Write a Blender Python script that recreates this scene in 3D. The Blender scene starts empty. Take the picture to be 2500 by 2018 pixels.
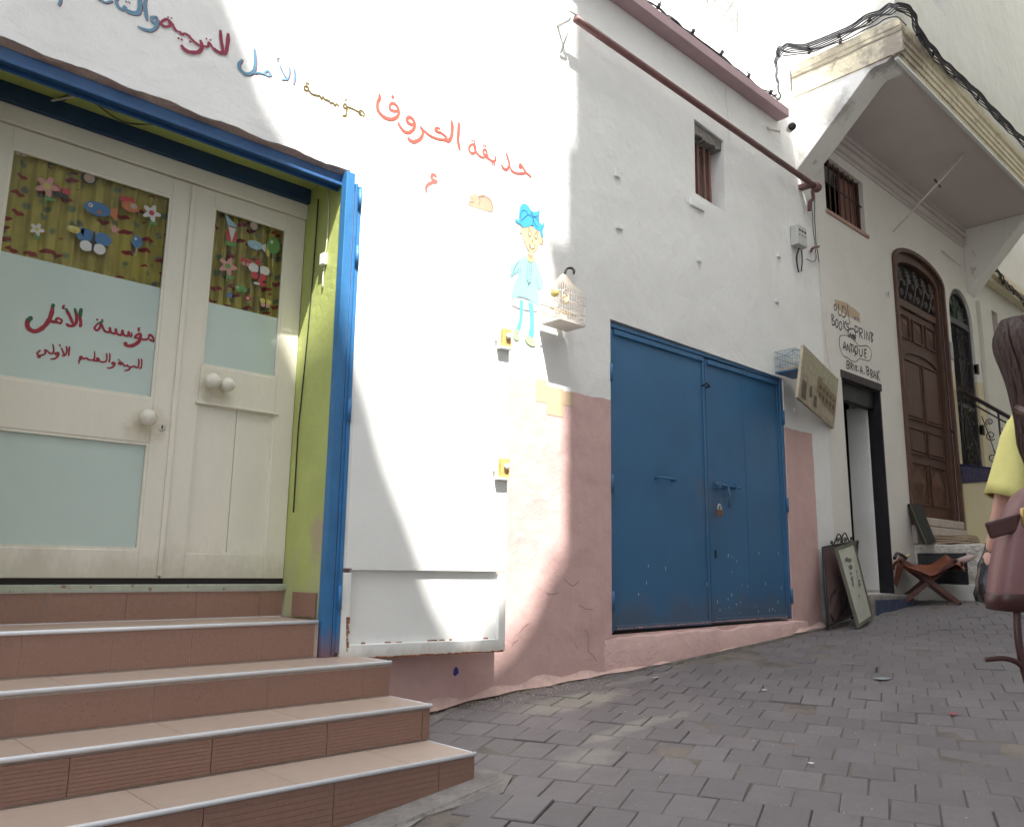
import bpy, bmesh, math, random
from mathutils import Vector, Matrix
random.seed(7)
R = math.radians
SC = bpy.context.scene
C = SC.collection

# ------------------------------------------------------------------ camera
YAW, PITCH, ROLL, FPX = R(42.98), R(10.59), R(.79), 2010.3
CAM = Vector((0, -3.5, 1.0))
FW = Vector((math.sin(YAW)*math.cos(PITCH), math.cos(YAW)*math.cos(PITCH), math.sin(PITCH)))
RT = Vector((math.cos(YAW), -math.sin(YAW), 0))
UP = RT.cross(FW)
R2 = RT*math.cos(ROLL)+UP*math.sin(ROLL)
U2 = -RT*math.sin(ROLL)+UP*math.cos(ROLL)
cam = bpy.data.cameras.new('camera'); cam.sensor_width = 36; cam.lens = FPX/2500*36
cam.clip_start = .05; cam.clip_end = 300
co = bpy.data.objects.new('camera', cam); C.objects.link(co)
co.matrix_world = Matrix(((R2.x, U2.x, -FW.x, CAM.x), (R2.y, U2.y, -FW.y, CAM.y), (R2.z, U2.z, -FW.z, CAM.z), (0, 0, 0, 1)))
SC.camera = co

# ------------------------------------------------------------------ light
SUND = Vector((.51, 1.0, -1.86)).normalized()
w = bpy.data.worlds.new('World'); SC.world = w; w.use_nodes = True
nt = w.node_tree; nt.nodes.clear()
sky = nt.nodes.new('ShaderNodeTexSky'); sky.sky_type = 'NISHITA'; sky.sun_disc = False
sky.sun_elevation = R(58.9); sky.sun_rotation = R(207); sky.air_density = 1.0; sky.dust_density = 2.5; sky.ozone_density = 1.0
hs = nt.nodes.new('ShaderNodeHueSaturation'); hs.inputs['Saturation'].default_value = .30
bg = nt.nodes.new('ShaderNodeBackground'); bg.inputs['Strength'].default_value = .15
wo = nt.nodes.new('ShaderNodeOutputWorld')
nt.links.new(sky.outputs[0], hs.inputs['Color']); nt.links.new(hs.outputs[0], bg.inputs[0]); nt.links.new(bg.outputs[0], wo.inputs[0])
sl = bpy.data.lights.new('sun', 'SUN'); sl.energy = 4.6; sl.angle = R(.7); sl.color = (1, .96, .90)
so = bpy.data.objects.new('sun', sl); C.objects.link(so); so.rotation_euler = SUND.to_track_quat('-Z', 'Y').to_euler()
SC.view_settings.view_transform = 'Standard'; SC.view_settings.look = 'None'
SC.view_settings.gamma = 1; SC.view_settings.exposure = 1.68
SC.render.engine = 'CYCLES'
SC.cycles.max_bounces = 8; SC.cycles.diffuse_bounces = 6

# ------------------------------------------------------------------ pixel helper (full-size photo pixels -> point on a real plane)
def at(px, py, ax, val):
    r = FW + R2*((px-1250)/FPX) - U2*((py-1009)/FPX)
    return CAM + r*((val-CAM[ax])/r[ax])
def crop(ox, oy, s):
    return lambda x, y: (ox+x*s, oy+y*s)
def proj(p):
    v = Vector(p)-CAM; z = v.dot(FW)
    return 1250+FPX*v.dot(R2)/z, 1009-FPX*v.dot(U2)/z

# ------------------------------------------------------------------ materials
MATS = {}
def nodes(name):
    m = bpy.data.materials.new(name); m.use_nodes = True
    n = m.node_tree; b = n.nodes['Principled BSDF']
    return m, n, b
def noise(n, scale, detail=4, rough=.55, vec=None, dist=0):
    t = n.nodes.new('ShaderNodeTexNoise'); t.inputs['Scale'].default_value = scale; t.inputs['Detail'].default_value = detail
    t.inputs['Roughness'].default_value = rough; t.inputs['Distortion'].default_value = dist
    if vec: n.links.new(vec, t.inputs['Vector'])
    return t.outputs['Fac']
def ramp(n, fac, p0, p1, c0=(0, 0, 0, 1), c1=(1, 1, 1, 1)):
    r = n.nodes.new('ShaderNodeValToRGB'); r.color_ramp.elements[0].position = p0; r.color_ramp.elements[1].position = p1
    r.color_ramp.elements[0].color = c0; r.color_ramp.elements[1].color = c1
    n.links.new(fac, r.inputs[0]); return r.outputs[0]
def mix(n, fac, a, b, mode='MIX'):
    x = n.nodes.new('ShaderNodeMix'); x.data_type = 'RGBA'; x.blend_type = mode
    for s, v in ((x.inputs[0], fac), (x.inputs[6], a), (x.inputs[7], b)):
        if hasattr(v, 'is_linked') or hasattr(v, 'links'): n.links.new(v, s)
        elif isinstance(v, (int, float)): s.default_value = v
        else: s.default_value = (*v, 1) if len(v) == 3 else v
    return x.outputs[2]
def mth(n, op, a, b=None, c=None):
    x = n.nodes.new('ShaderNodeMath'); x.operation = op
    for i, v in enumerate((a, b, c)):
        if v is None: continue
        if isinstance(v, (int, float)): x.inputs[i].default_value = v
        else: n.links.new(v, x.inputs[i])
    return x.outputs[0]
def pos(n):
    return n.nodes.new('ShaderNodeNewGeometry').outputs['Position']
def sep(n, v):
    s = n.nodes.new('ShaderNodeSeparateXYZ'); n.links.new(v, s.inputs[0]); return s.outputs
def bump(n, b, h, strength, dist):
    x = n.nodes.new('ShaderNodeBump'); x.inputs['Strength'].default_value = strength; x.inputs['Distance'].default_value = dist
    n.links.new(h, x.inputs['Height']); n.links.new(x.outputs[0], b.inputs['Normal'])
def scaled(n, v, sx, sy, sz):
    m = n.nodes.new('ShaderNodeMapping'); m.inputs['Scale'].default_value = (sx, sy, sz); n.links.new(v, m.inputs[0]); return m.outputs[0]
def mat(name, col, rough=.6, var=.10, vs=6, bs=.25, bd=.004, bscale=40, metal=0, spots=None, spot_t=.68, grain=None, rnd=0, coat=0):
    """general surface: base colour with mottling, fine relief, optional stains of a second colour"""
    if name in MATS: return MATS[name]
    m, n, b = nodes(name); p = pos(n)
    lo = tuple(c*(1-var) for c in col); hi = tuple(min(1, c*(1+var*.6)) for c in col)
    pv = scaled(n, p, *grain) if grain else p
    c = ramp(n, noise(n, vs, 5, .6, pv), .3, .7, (*lo, 1), (*hi, 1))
    c = mix(n, mth(n, 'MULTIPLY', ramp(n, noise(n, bscale*2.5, 2, .5, pv), .45, .75), .18*min(1, var*8)), c, tuple(x*.7 for x in col))
    if rnd:
        oi = n.nodes.new('ShaderNodeObjectInfo').outputs['Random']
        h = n.nodes.new('ShaderNodeHueSaturation'); n.links.new(mth(n, 'MULTIPLY_ADD', oi, rnd, 1-rnd/2), h.inputs['Value']); n.links.new(c, h.inputs['Color']); c = h.outputs[0]
    if spots:
        f = ramp(n, noise(n, vs*1.7, 8, .68, pv, .3), spot_t, spot_t+.06)
        c = mix(n, f, c, spots)
    n.links.new(c, b.inputs['Base Color'])
    b.inputs['Roughness'].default_value = rough; b.inputs['Metallic'].default_value = metal
    if coat: b.inputs['Coat Weight'].default_value = coat
    h = mth(n, 'MULTIPLY_ADD', noise(n, bscale/6, 3, .5, pv), 2.5, noise(n, bscale, 4, .6, pv))
    bump(n, b, h, bs, bd)
    MATS[name] = m; return m
def dirt_up(m, z0, h, col, k=.7, sx=0.0, sc=5):
    n = m.node_tree; b = n.nodes['Principled BSDF']; p = pos(n); X, Y, Z = sep(n, p)
    src = b.inputs['Base Color'].links[0].from_socket
    f = mth(n, 'DIVIDE', mth(n, 'SUBTRACT', mth(n, 'SUBTRACT', Z, z0), mth(n, 'MULTIPLY', X, sx)), h)
    f = mth(n, 'ADD', f, mth(n, 'MULTIPLY_ADD', noise(n, sc, 9, .78, scaled(n, p, 1, 1, .5)), 3.2, -1.6))
    n.links.new(mix(n, mth(n, 'MULTIPLY', ramp(n, f, .15, 1.0, (1, 1, 1, 1), (0, 0, 0, 1)), k), src, col), b.inputs['Base Color'])
def grime(m, cx, cy, cz, r, col):
    n = m.node_tree; b = n.nodes['Principled BSDF']; p = pos(n)
    src = b.inputs['Base Color'].links[0].from_socket
    d = n.nodes.new('ShaderNodeVectorMath'); d.operation = 'DISTANCE'; n.links.new(p, d.inputs[0]); d.inputs[1].default_value = (cx, cy, cz)
    f = mth(n, 'ADD', mth(n, 'DIVIDE', d.outputs['Value'], r), mth(n, 'MULTIPLY_ADD', noise(n, 7, 8, .75, p), 3.0, -1.5))
    n.links.new(mix(n, mth(n, 'MULTIPLY', ramp(n, f, .3, 1.1, (1, 1, 1, 1), (0, 0, 0, 1)), .8), src, col), b.inputs['Base Color'])
def flat(name, col, rough=.55, metal=0):
    return mat(name, col, rough, .06, 20, .05, .001, 90, metal)

WHITE = (.83, .83, .81); PINK = (.65, .44, .41); CREAM = (.765, .74, .69)
def wall_mat(name, base, dado=None, kind='A'):
    m, n, b = nodes(name); p = pos(n); X, Y, Z = sep(n, p)
    n1 = noise(n, 1.3, 6, .6, p); n2 = noise(n, 7, 6, .65, p); n3 = noise(n, 60, 3, .5, p)
    c = mix(n, ramp(n, n1, .42, .68), base, tuple(x*.93 for x in base))
    c = mix(n, mth(n, 'MULTIPLY', ramp(n, n2, .55, .72), .35), c, tuple(x*y for x, y in zip(base, (.90, .885, .85))))
    # scattered scuffs, nail holes and drips
    sc = ramp(n, noise(n, 3.1, 10, .78, scaled(n, p, 1, 1, .45), .4), .665, .70)
    c = mix(n, mth(n, 'MULTIPLY', sc, .35), c, (.40, .38, .35))
    nh = ramp(n, noise(n, 15, 8, .8, p), .735, .755)
    c = mix(n, mth(n, 'MULTIPLY', nh, .7), c, (.26, .22, .20))
    if kind == 'A':
        # hand painted pink dado: edge wobbles, stops at a rough vertical line at the right
        edge = mth(n, 'ADD', mth(n, 'MULTIPLY_ADD', ramp(n, mth(n, 'MULTIPLY_ADD', X, .1, 0), .40, .62), .11, 2.105), mth(n, 'MULTIPLY_ADD', noise(n, 9, 4, .6, p), .03, -.015))
        f1 = mth(n, 'LESS_THAN', Z, edge)
        f2 = mth(n, 'LESS_THAN', mth(n, 'MULTIPLY_ADD', noise(n, 5, 4, .6, p), .05, X), 6.975)
        f = mth(n, 'MULTIPLY', f1, f2)
        pk = mix(n, ramp(n, n2, .35, .7), PINK, tuple(x*y for x, y in zip(PINK, (.90, .86, .87))))
        pk = mix(n, mth(n, 'MULTIPLY', ramp(n, noise(n, 2.2, 9, .75, p, .5), .62, .70), .4), pk, (.50, .27, .25))
        pk = mix(n, mth(n, 'MULTIPLY', nh, .6), pk, (.30, .17, .15))
        c = mix(n, f, c, pk)
        mask = mth(n, 'MULTIPLY', mth(n, 'GREATER_THAN', X, 6.55), mth(n, 'GREATER_THAN', Z, 3.3))
        dr = ramp(n, noise(n, 6, 9, .8, scaled(n, p, 1.6, 1, .35), .6), .60, .68)
        c = mix(n, mth(n, 'MULTIPLY', mth(n, 'MULTIPLY', dr, mask), .65), c, (.33, .31, .28))
    if kind == 'B':
        # cream tone to the right, worn brownish wash low down
        fy = mth(n, 'MULTIPLY', mth(n, 'GREATER_THAN', X, 10.52), mth(n, 'LESS_THAN', Z, mth(n, 'MULTIPLY_ADD', noise(n, 4, 3, .5, p), .2, 3.35)))
        c = mix(n, mth(n, 'MULTIPLY', fy, .85), c, (.66, .57, .36))
        fl = ramp(n, mth(n, 'MULTIPLY_ADD', noise(n, 2.5, 6, .6, p), .7, mth(n, 'MULTIPLY', Z, -.5)), -.62, -.28)
        fl = mth(n, 'MULTIPLY', fl, mth(n, 'GREATER_THAN', X, 7.9))
        c = mix(n, mth(n, 'MULTIPLY', fl, .75), c, (.62, .50, .38))
    n.links.new(c, b.inputs['Base Color']); b.inputs['Roughness'].default_value = .72
    h = mth(n, 'ADD', mth(n, 'MULTIPLY', noise(n, 2.4, 3, .5, p), 5.0), mth(n, 'ADD', mth(n, 'MULTIPLY', n2, 1.6), mth(n, 'MULTIPLY', n3, .22)))
    bump(n, b, h, .52, .010)
    return m
M = {}
M['wallA'] = wall_mat('painted_plaster', WHITE, kind='A')
M['wallB'] = wall_mat('cream_plaster', CREAM, kind='B')
M['wallC'] = wall_mat('far_plaster', (.76, .755, .70), kind='C')
M['white'] = wall_mat('whitewash', (.83, .83, .81), kind='C')
M['soffit'] = mat('soffit_plaster', (.62, .56, .54), .8, .06, 2, .2, .006, 20)
M['weather'] = mat('weathered_cornice', (.72, .65, .48), .85, .10, 5, .5, .01, 30, spots=(.52, .46, .35), spot_t=.56)
grime(M['weather'], 6.93, -.95, 5.6, .32, (.20, .17, .15)); grime(M['weather'], 6.92, -.45, 5.68, .30, (.34, .30, .22)); grime(M['weather'], 7.3, -1.02, 5.62, .30, (.28, .23, .18))
M['bracket'] = mat('bracket_plaster', (.80, .785, .75), .8, .05, 3, .3, .01, 20, spots=(.58, .55, .50), spot_t=.60)
grime(M['bracket'], 6.93, -.38, 5.25, .20, (.42, .40, .36)); grime(M['bracket'], 6.95, -.85, 5.5, .18, (.30, .27, .25))
M['purple'] = mat('mauve_paint', (.46, .315, .335), .6, .08, 3, .3, .006, 30)
M['blue'] = mat('blue_paint', (.040, .142, .285), .42, .14, 2.2, .25, .004, 26, spots=(.33, .37, .36), spot_t=.80)
M['framebl'] = mat('blue_frame_paint', (.035, .165, .37), .45, .12, 8, .3, .004, 40, spots=(.25, .12, .10), spot_t=.74)
M['navy'] = mat('navy_paint', (.020, .055, .13), .5, .12, 6, .2, .003, 40)
M['green'] = mat('lime_paint', (.46, .52, .17), .55, .12, 3.5, .45, .006, 26, spots=(.52, .50, .38), spot_t=.72)
M['door'] = mat('cream_gloss', (.80, .765, .665), .38, .06, 3, .22, .003, 26, grain=(1, 1, .35), spots=(.60, .55, .44), spot_t=.74)
M['frost'] = mat('frosted_glass', (.53, .64, .60), .25, .05, 2, .05, .001, 60, coat=.3)
M['leaf'] = mat('white_metal', (.78, .79, .765), .42, .04, 4, .15, .003, 20, spots=(.62, .60, .54), spot_t=.76)
M['rust'] = mat('rusty_edge', (.30, .12, .06), .8, .4, 30, .5, .004, 80)
M['riser'] = mat('terracotta_tile', (.305, .178, .135), .42, .10, 60, .12, .002, 130, rnd=.07, spots=(.23, .12, .088), spot_t=.58)
M['tread'] = mat('beige_tile', (.44, .34, .28), .45, .07, 20, .10, .002, 120, rnd=.06, spots=(.38, .28, .22), spot_t=.68)
M['nosing'] = mat('white_nosing', (.74, .76, .79), .3, .04, 12, .05, .001, 60)
M['grout'] = mat('grout', (.46, .39, .34), .9, .15, 20, .4, .004, 80)
M['paver'] = mat('concrete_paver', (.215, .200, .200), .75, .16, 9, .5, .004, 70, rnd=.30, spots=(.27, .26, .24), spot_t=.66)
def paver_mat():
    m, n, b = nodes('concrete_paver'); p = pos(n); X, Y, Z = sep(n, p)
    oi = n.nodes.new('ShaderNodeObjectInfo').outputs['Random']
    c = ramp(n, noise(n, 1.1, 5, .6, p), .3, .7, (.142, .127, .130, 1), (.178, .163, .165, 1))
    c = mix(n, mth(n, 'MULTIPLY', ramp(n, noise(n, 11, 8, .7, p), .5, .7), .35), c, (.115, .10, .105))
    c = mix(n, mth(n, 'MULTIPLY', ramp(n, noise(n, 45, 6, .75, p), .56, .68), .28), c, (.27, .25, .235))
    c = mix(n, mth(n, 'MULTIPLY', ramp(n, noise(n, 160, 3, .6, p), .60, .70), .35), c, (.10, .09, .09))
    # dried mortar rubbed into the blocks near the pink wall foot
    def spot(cx, cy, rx, ry, q):
        a = mth(n, 'DIVIDE', mth(n, 'SUBTRACT', X, cx), rx); b_ = mth(n, 'DIVIDE', mth(n, 'SUBTRACT', Y, cy), ry)
        d = mth(n, 'ADD', mth(n, 'MULTIPLY', a, a), mth(n, 'MULTIPLY', b_, b_))
        d = mth(n, 'ADD', d, mth(n, 'MULTIPLY_ADD', noise(n, 9, 8, .75, p), 2.4, -1.2))
        return mth(n, 'MULTIPLY', ramp(n, d, .2, 1.3, (1, 1, 1, 1), (0, 0, 0, 1)), q)
    for args in ((3.35, -.42, .45, .16, .75), (3.2, -.95, .45, .07, .55), (2.7, -1.1, .18, .12, .5), (4.1, -.25, .5, .06, .4)):
        c = mix(n, spot(*args), c, (.29, .275, .235))
    h = n.nodes.new('ShaderNodeHueSaturation'); n.links.new(mth(n, 'MULTIPLY_ADD', oi, .20, .90), h.inputs['Value']); n.links.new(c, h.inputs['Color'])
    n.links.new(h.outputs[0], b.inputs['Base Color']); b.inputs['Roughness'].default_value = .72
    bump(n, b, mth(n, 'ADD', mth(n, 'MULTIPLY', noise(n, 18, 4, .6, p), 2), noise(n, 110, 4, .65, p)), .6, .004)
    return m
M['paver'] = paver_mat()
M['joint'] = mat('joint_sand', (.175, .15, .13), .95, .45, 5, .6, .006, 90)
M['cement'] = mat('cement', (.27, .25, .232), .9, .35, 7, 1.0, .02, 30, spots=(.19, .17, .16), spot_t=.60)
M['wood'] = mat('dark_wood', (.105, .048, .032), .58, .30, 9, .3, .003, 30, grain=(5, 5, .6), rnd=.1)
M['woodbar'] = mat('bar_wood', (.24, .11, .085), .6, .25, 9, .3, .003, 30, grain=(5, 5, .6))
M['black'] = mat('black_paint', (.012, .012, .016), .5, .3, 10, .4, .004, 40)
M['dark'] = flat('dark_interior', (.02, .016, .016), .9)
M['iron'] = flat('black_iron', (.018, .016, .018), .5)
M['cable'] = mat('cable_sheath', (.045, .042, .046), .6, .3, 30, .1, .001, 90)
M['pipe'] = mat('maroon_pipe', (.17, .075, .07), .5, .2, 12, .2, .002, 60)
M['cream2'] = flat('cream_plastic', (.66, .64, .58), .35)
M['grey'] = mat('grey_box', (.52, .52, .49), .5, .1, 10, .2, .002, 60, spots=(.28, .2, .16), spot_t=.7)

dirt_up(M['door'], .93, .16, (.46, .43, .33), .55); dirt_up(M['blue'], .60, .22, (.09, .10, .13), .6, .008); dirt_up(M['green'], .76, .35, (.42, .42, .32), .6)
grime(M['door'], 1.33, .42, 1.62, .10, (.60, .54, .42)); grime(M['door'], 1.64, .42, 1.84, .12, (.60, .54, .42)); grime(M['green'], 2.08, .07, 1.15, .13, (.42, .33, .24))
dirt_up(M['wallA'], -.02, .10, (.46, .33, .27), .55, .078, 7); dirt_up(M['framebl'], .57, .16, (.23, .10, .08), .8, 0, 14); dirt_up(M['leaf'], .57, .05, (.50, .44, .36), .6, 0, 12)
grime(M['blue'], 5.35, .03, 1.5, .25, (.07, .12, .2)); dirt_up(M['wallC'], 6.0, .30, (.50, .46, .36), .25)

# ------------------------------------------------------------------ geometry helpers
class G:
    def __init__(s): s.v = []; s.f = []; s.sm = []
    def add(s, vs, fs, smooth=False):
        o = len(s.v); s.v += [Vector(x) for x in vs]; s.f += [tuple(o+i for i in f) for f in fs]; s.sm += [smooth]*len(fs); return s
    def box(s, x0, x1, y0, y1, z0, z1, mtx=None):
        vs = [Vector((x, y, z)) for z in (z0, z1) for x, y in ((x0, y0), (x1, y0), (x1, y1), (x0, y1))]
        if mtx: vs = [mtx @ v for v in vs]
        return s.add(vs, [(0, 3, 2, 1), (4, 5, 6, 7), (0, 1, 5, 4), (1, 2, 6, 5), (2, 3, 7, 6), (3, 0, 4, 7)])
    def prism(s, poly, frame, d0, d1):
        """poly: 2d points, frame(u,v,d)->3d, convex or triangulated cap"""
        n = len(poly)
        vs = [frame(u, v, d0) for u, v in poly]+[frame(u, v, d1) for u, v in poly]
        fs = [(i, (i+1) % n, n+(i+1) % n, n+i) for i in range(n)]
        from mathutils.geometry import tessellate_polygon
        tr = tessellate_polygon([[Vector((u, v, 0)) for u, v in poly]])
        fs += [tuple(t) for t in tr]+[tuple(n+i for i in reversed(t)) for t in tr]
        return s.add(vs, fs)
    def tube(s, pts, r, n=8, closed=False, cap=True):
        pts = [Vector(p) for p in pts]; N = len(pts)
        rr = r if isinstance(r, (list, tuple)) else [r]*N
        vs = []; prev = None
        for i, p in enumerate(pts):
            a = pts[i-1] if (i > 0 or closed) else p; b = pts[(i+1) % N] if (i < N-1 or closed) else p
            t = (b-a)
            if t.length < 1e-9: t = Vector((0, 0, 1))
            t.normalize()
            if prev is None:
                u = t.orthogonal().normalized()
            else:
                u = prev - t*prev.dot(t)
                u = u.normalized() if u.length > 1e-6 else t.orthogonal().normalized()
            prev = u; w_ = t.cross(u)
            for k in range(n):
                a_ = 2*math.pi*k/n; vs.append(p+(u*math.cos(a_)+w_*math.sin(a_))*rr[i])
        fs = []
        for i in range(N if closed else N-1):
            for k in range(n):
                j = (i+1) % N
                fs.append((i*n+k, i*n+(k+1) % n, j*n+(k+1) % n, j*n+k))
        if cap and not closed:
            fs += [tuple(reversed(range(n))), tuple(range((N-1)*n, N*n))]
        return s.add(vs, fs, n > 5)
    def ball(s, c, rx, ry=None, rz=None, n=14, m=9):
        ry = ry or rx; rz = rz or rx; c = Vector(c); vs = []; fs = []
        for i in range(m+1):
            th = math.pi*i/m
            for k in range(n):
                ph = 2*math.pi*k/n; vs.append(c+Vector((rx*math.sin(th)*math.cos(ph), ry*math.sin(th)*math.sin(ph), rz*math.cos(th))))
        for i in range(m):
            for k in range(n): fs.append((i*n+k, (i+1)*n+k, (i+1)*n+(k+1) % n, i*n+(k+1) % n))
        return s.add(vs, fs, True)
    def lathe(s, prof, base, axis, n=16):
        axis = Vector(axis).normalized(); u = axis.orthogonal().normalized(); w_ = axis.cross(u); base = Vector(base); vs = []; fs = []
        for h, r in prof:
            for k in range(n):
                a = 2*math.pi*k/n; vs.append(base+axis*h+(u*math.cos(a)+w_*math.sin(a))*r)
        for i in range(len(prof)-1):
            for k in range(n): fs.append((i*n+k, i*n+(k+1) % n, (i+1)*n+(k+1) % n, (i+1)*n+k))
        fs += [tuple(reversed(range(n))), tuple(range((len(prof)-1)*n, len(prof)*n))]
        return s.add(vs, fs, True)
def mesh(g, name, m):
    me = bpy.data.meshes.new(name); me.from_pydata([tuple(v) for v in g.v], [], g.f)
    me.polygons.foreach_set('use_smooth', g.sm)
    bm = bmesh.new(); bm.from_mesh(me); bmesh.ops.recalc_face_normals(bm, faces=bm.faces); bm.to_mesh(me); bm.free()
    for x in (m if isinstance(m, (list, tuple)) else [m]): me.materials.append(x)
    return me
def obj(name, g, m, parent=None, bevel=0, label=None, kind=None, cat=None, group=None):
    o = bpy.data.objects.new(name, mesh(g, name, m) if isinstance(g, G) else g); C.objects.link(o)
    if parent: o.parent = parent; o.matrix_parent_inverse = Matrix.Translation(-parent.location) if not parent.parent else parent.matrix_parent_inverse.copy()
    if bevel:
        b = o.modifiers.new('bevel', 'BEVEL'); b.width = bevel; b.segments = 2; b.limit_method = 'ANGLE'; b.angle_limit = R(40)
        b.harden_normals = False
    if label: o['label'] = label
    if cat: o['category'] = cat
    if kind: o['kind'] = kind
    if group: o['group'] = group
    return o
def thing(name, label, cat, loc=(0, 0, 0), group=None):
    o = bpy.data.objects.new(name, None); C.objects.link(o); o.location = loc; o.empty_display_size = .1
    o['label'] = label; o['category'] = cat
    if group: o['group'] = group
    return o
def kid(name, g, m, parent, bevel=0, label=None, kind=None):
    """child whose mesh is written in world coordinates; origin moved to its parent"""
    off = parent.location.copy() if not parent.parent else Vector(parent['_o']) if '_o' in parent else parent.parent.location.copy()
    root = parent
    while root.parent: root = root.parent
    L = root.location
    if isinstance(g, G): g.v = [v-L for v in g.v]
    o = bpy.data.objects.new(name, mesh(g, name, m) if isinstance(g, G) else g); C.objects.link(o); o.parent = parent
    if bevel:
        b = o.modifiers.new('bevel', 'BEVEL'); b.width = bevel; b.segments = 2; b.limit_method = 'ANGLE'; b.angle_limit = R(40)
    if label: o['label'] = label
    if kind: o['kind'] = kind
    return o
def curve(pts, k=5):
    pts = [Vector(p) for p in pts]
    if len(pts) < 3: return pts
    q = [pts[0]*2-pts[1]]+pts+[pts[-1]*2-pts[-2]]; out = []
    for i in range(1, len(q)-2):
        a, b, c, d = q[i-1:i+3]
        for j in range(k):
            t = j/k; out.append(.5*((2*b)+(c-a)*t+(2*a-5*b+4*c-d)*t*t+(3*b-a-3*c+d)*t**3))
    out.append(pts[-1]); return out
def XZ(y0=0): return lambda u, v, d: Vector((u, y0+d, v))
def YZ(x0=0): return lambda u, v, d: Vector((x0+d, u, v))
def plate(outer, holes, y0, y1, name='plate'):
    """wall in the XZ plane with real openings, thick from y0 to y1"""
    bm = bmesh.new(); loops = []
    for lp in [outer]+holes:
        vs = [bm.verts.new((x, y0, z)) for x, z in lp]
        for i in range(len(vs)): bm.edges.new((vs[i], vs[(i+1) % len(vs)]))
    r = bmesh.ops.triangle_fill(bm, use_beauty=True, edges=bm.edges[:])
    fs = [f for f in bm.faces]
    ex = bmesh.ops.extrude_face_region(bm, geom=fs)
    bmesh.ops.translate(bm, vec=(0, y1-y0, 0), verts=[e for e in ex['geom'] if isinstance(e, bmesh.types.BMVert)])
    g = G(); bm.verts.index_update()
    bmesh.ops.recalc_face_normals(bm, faces=bm.faces)
    g.add([v.co.copy() for v in bm.verts], [tuple(v.index for v in f.verts) for f in bm.faces]); bm.free()
    return g
def arch(x0, x1, z0, zs, za, n=14):
    """opening polygon: flat bottom z0, springing zs, crown za"""
    pts = [(x0, z0), (x1, z0), (x1, zs)]
    for i in range(1, n):
        a = math.pi*i/n; pts.append(((x0+x1)/2+(x1-x0)/2*math.cos(a), zs+(za-zs)*math.sin(a)))
    pts.append((x0, zs)); return pts
# painted strokes on a plane -------------------------------------------------
SEQ = [0]
def strokes(g, lines, cv, plane, w0, off=.0025, taper=True, nrm=None, smooth=5, wk=.74):
    """lines in photo-crop pixels -> painted ribbons lying on plane(px,py)->point"""
    SEQ[0] = 0 if not g.v else SEQ[0]
    for ln in lines:
        wd = w0
        if isinstance(ln, tuple) and isinstance(ln[0], (int, float)): wd = ln[0]; ln = ln[1]
        wd *= wk
        P = curve([plane(*cv(*p)) for p in ln], smooth) if len(ln) > 1 else [plane(*cv(*ln[0]))]
        SEQ[0] += 1
        o = nrm*(off+SEQ[0]*.00004)
        if len(P) == 1:
            u = nrm.orthogonal().normalized(); v = nrm.cross(u)
            g.add([P[0]+o+(u*math.cos(a)+v*math.sin(a))*wd*.75 for a in [k*math.pi/3+.3 for k in range(6)]], [tuple(range(6))]); continue
        vs = []; N = len(P)
        for i, p in enumerate(P):
            t = (P[min(i+1, N-1)]-P[max(i-1, 0)]).normalized(); s_ = nrm.cross(t).normalized()
            f = i/(N-1); ww = wd*(.5+.5*min(1, 6*f+.25, 6*(1-f)+.25)) if taper else wd
            ww *= .88+.24*random.random(); o = nrm*(off+SEQ[0]*.00004+i*.000006)
            vs += [p+o+s_*ww/2, p+o-s_*ww/2]
        g.add(vs, [(2*i, 2*i+1, 2*i+3, 2*i+2) for i in range(N-1)])
    return g
def patch(g, poly, cv, plane, nrm, off):
    from mathutils.geometry import tessellate_polygon
    P = [plane(*cv(*p))+nrm*off for p in poly]
    if len(P) > 6 and len(P) < 60:
        Q = curve(P+[P[0]], 3)[:-1]
    else: Q = P
    tr = tessellate_polygon([Q]); return g.add(Q, [tuple(t) for t in tr])
def ell(cx, cy, rx, ry, n=14, a0=0): return [(cx+rx*math.cos(a0+2*math.pi*i/n), cy+ry*math.sin(a0+2*math.pi*i/n)) for i in range(n)]
NY = Vector((0, -1, 0))
wallplane = lambda px, py: at(px, py, 1, 0)

# ------------------------------------------------------------------ street surface
GX = [(-14, -1.6), (-2, -.25), (1.66, .145), (2.23, .225), (2.72, .279), (3.23, .322), (4.15, .357), (5.17, .412), (6.43, .505), (7.0, .54), (7.82, .63), (8.7, .712), (9.2, .735), (11, .80), (16, .95), (30, 1.4)]
def ground(x, y):
    for (a, za), (b, zb) in zip(GX, GX[1:]):
        if x <= b or b == 30: break
    t = (x-a)/(b-a); z = za+(zb-za)*t
    c = .035 if x < 4 else .035-(x-4)/4.6*.07 if x < 8.6 else -.035
    return z+c*y
st = G(); xs = [-14+i*.5 for i in range(80)]; ys = [-5.2, -4.6, -4, -3, -2, -1.5, -1, -.5, 0, .6]
for x in xs:
    for y in ys: st.v.append(Vector((x, y, ground(x, y)-.0045)))
for i in range(len(xs)-1):
    for j in range(len(ys)-1): st.f.append((i*10+j, (i+1)*10+j, (i+1)*10+j+1, i*10+j+1)); st.sm.append(True)
street = obj('street', st, M['joint'], kind='structure', label='sloping lane paved with grey interlocking concrete blocks')
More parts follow.
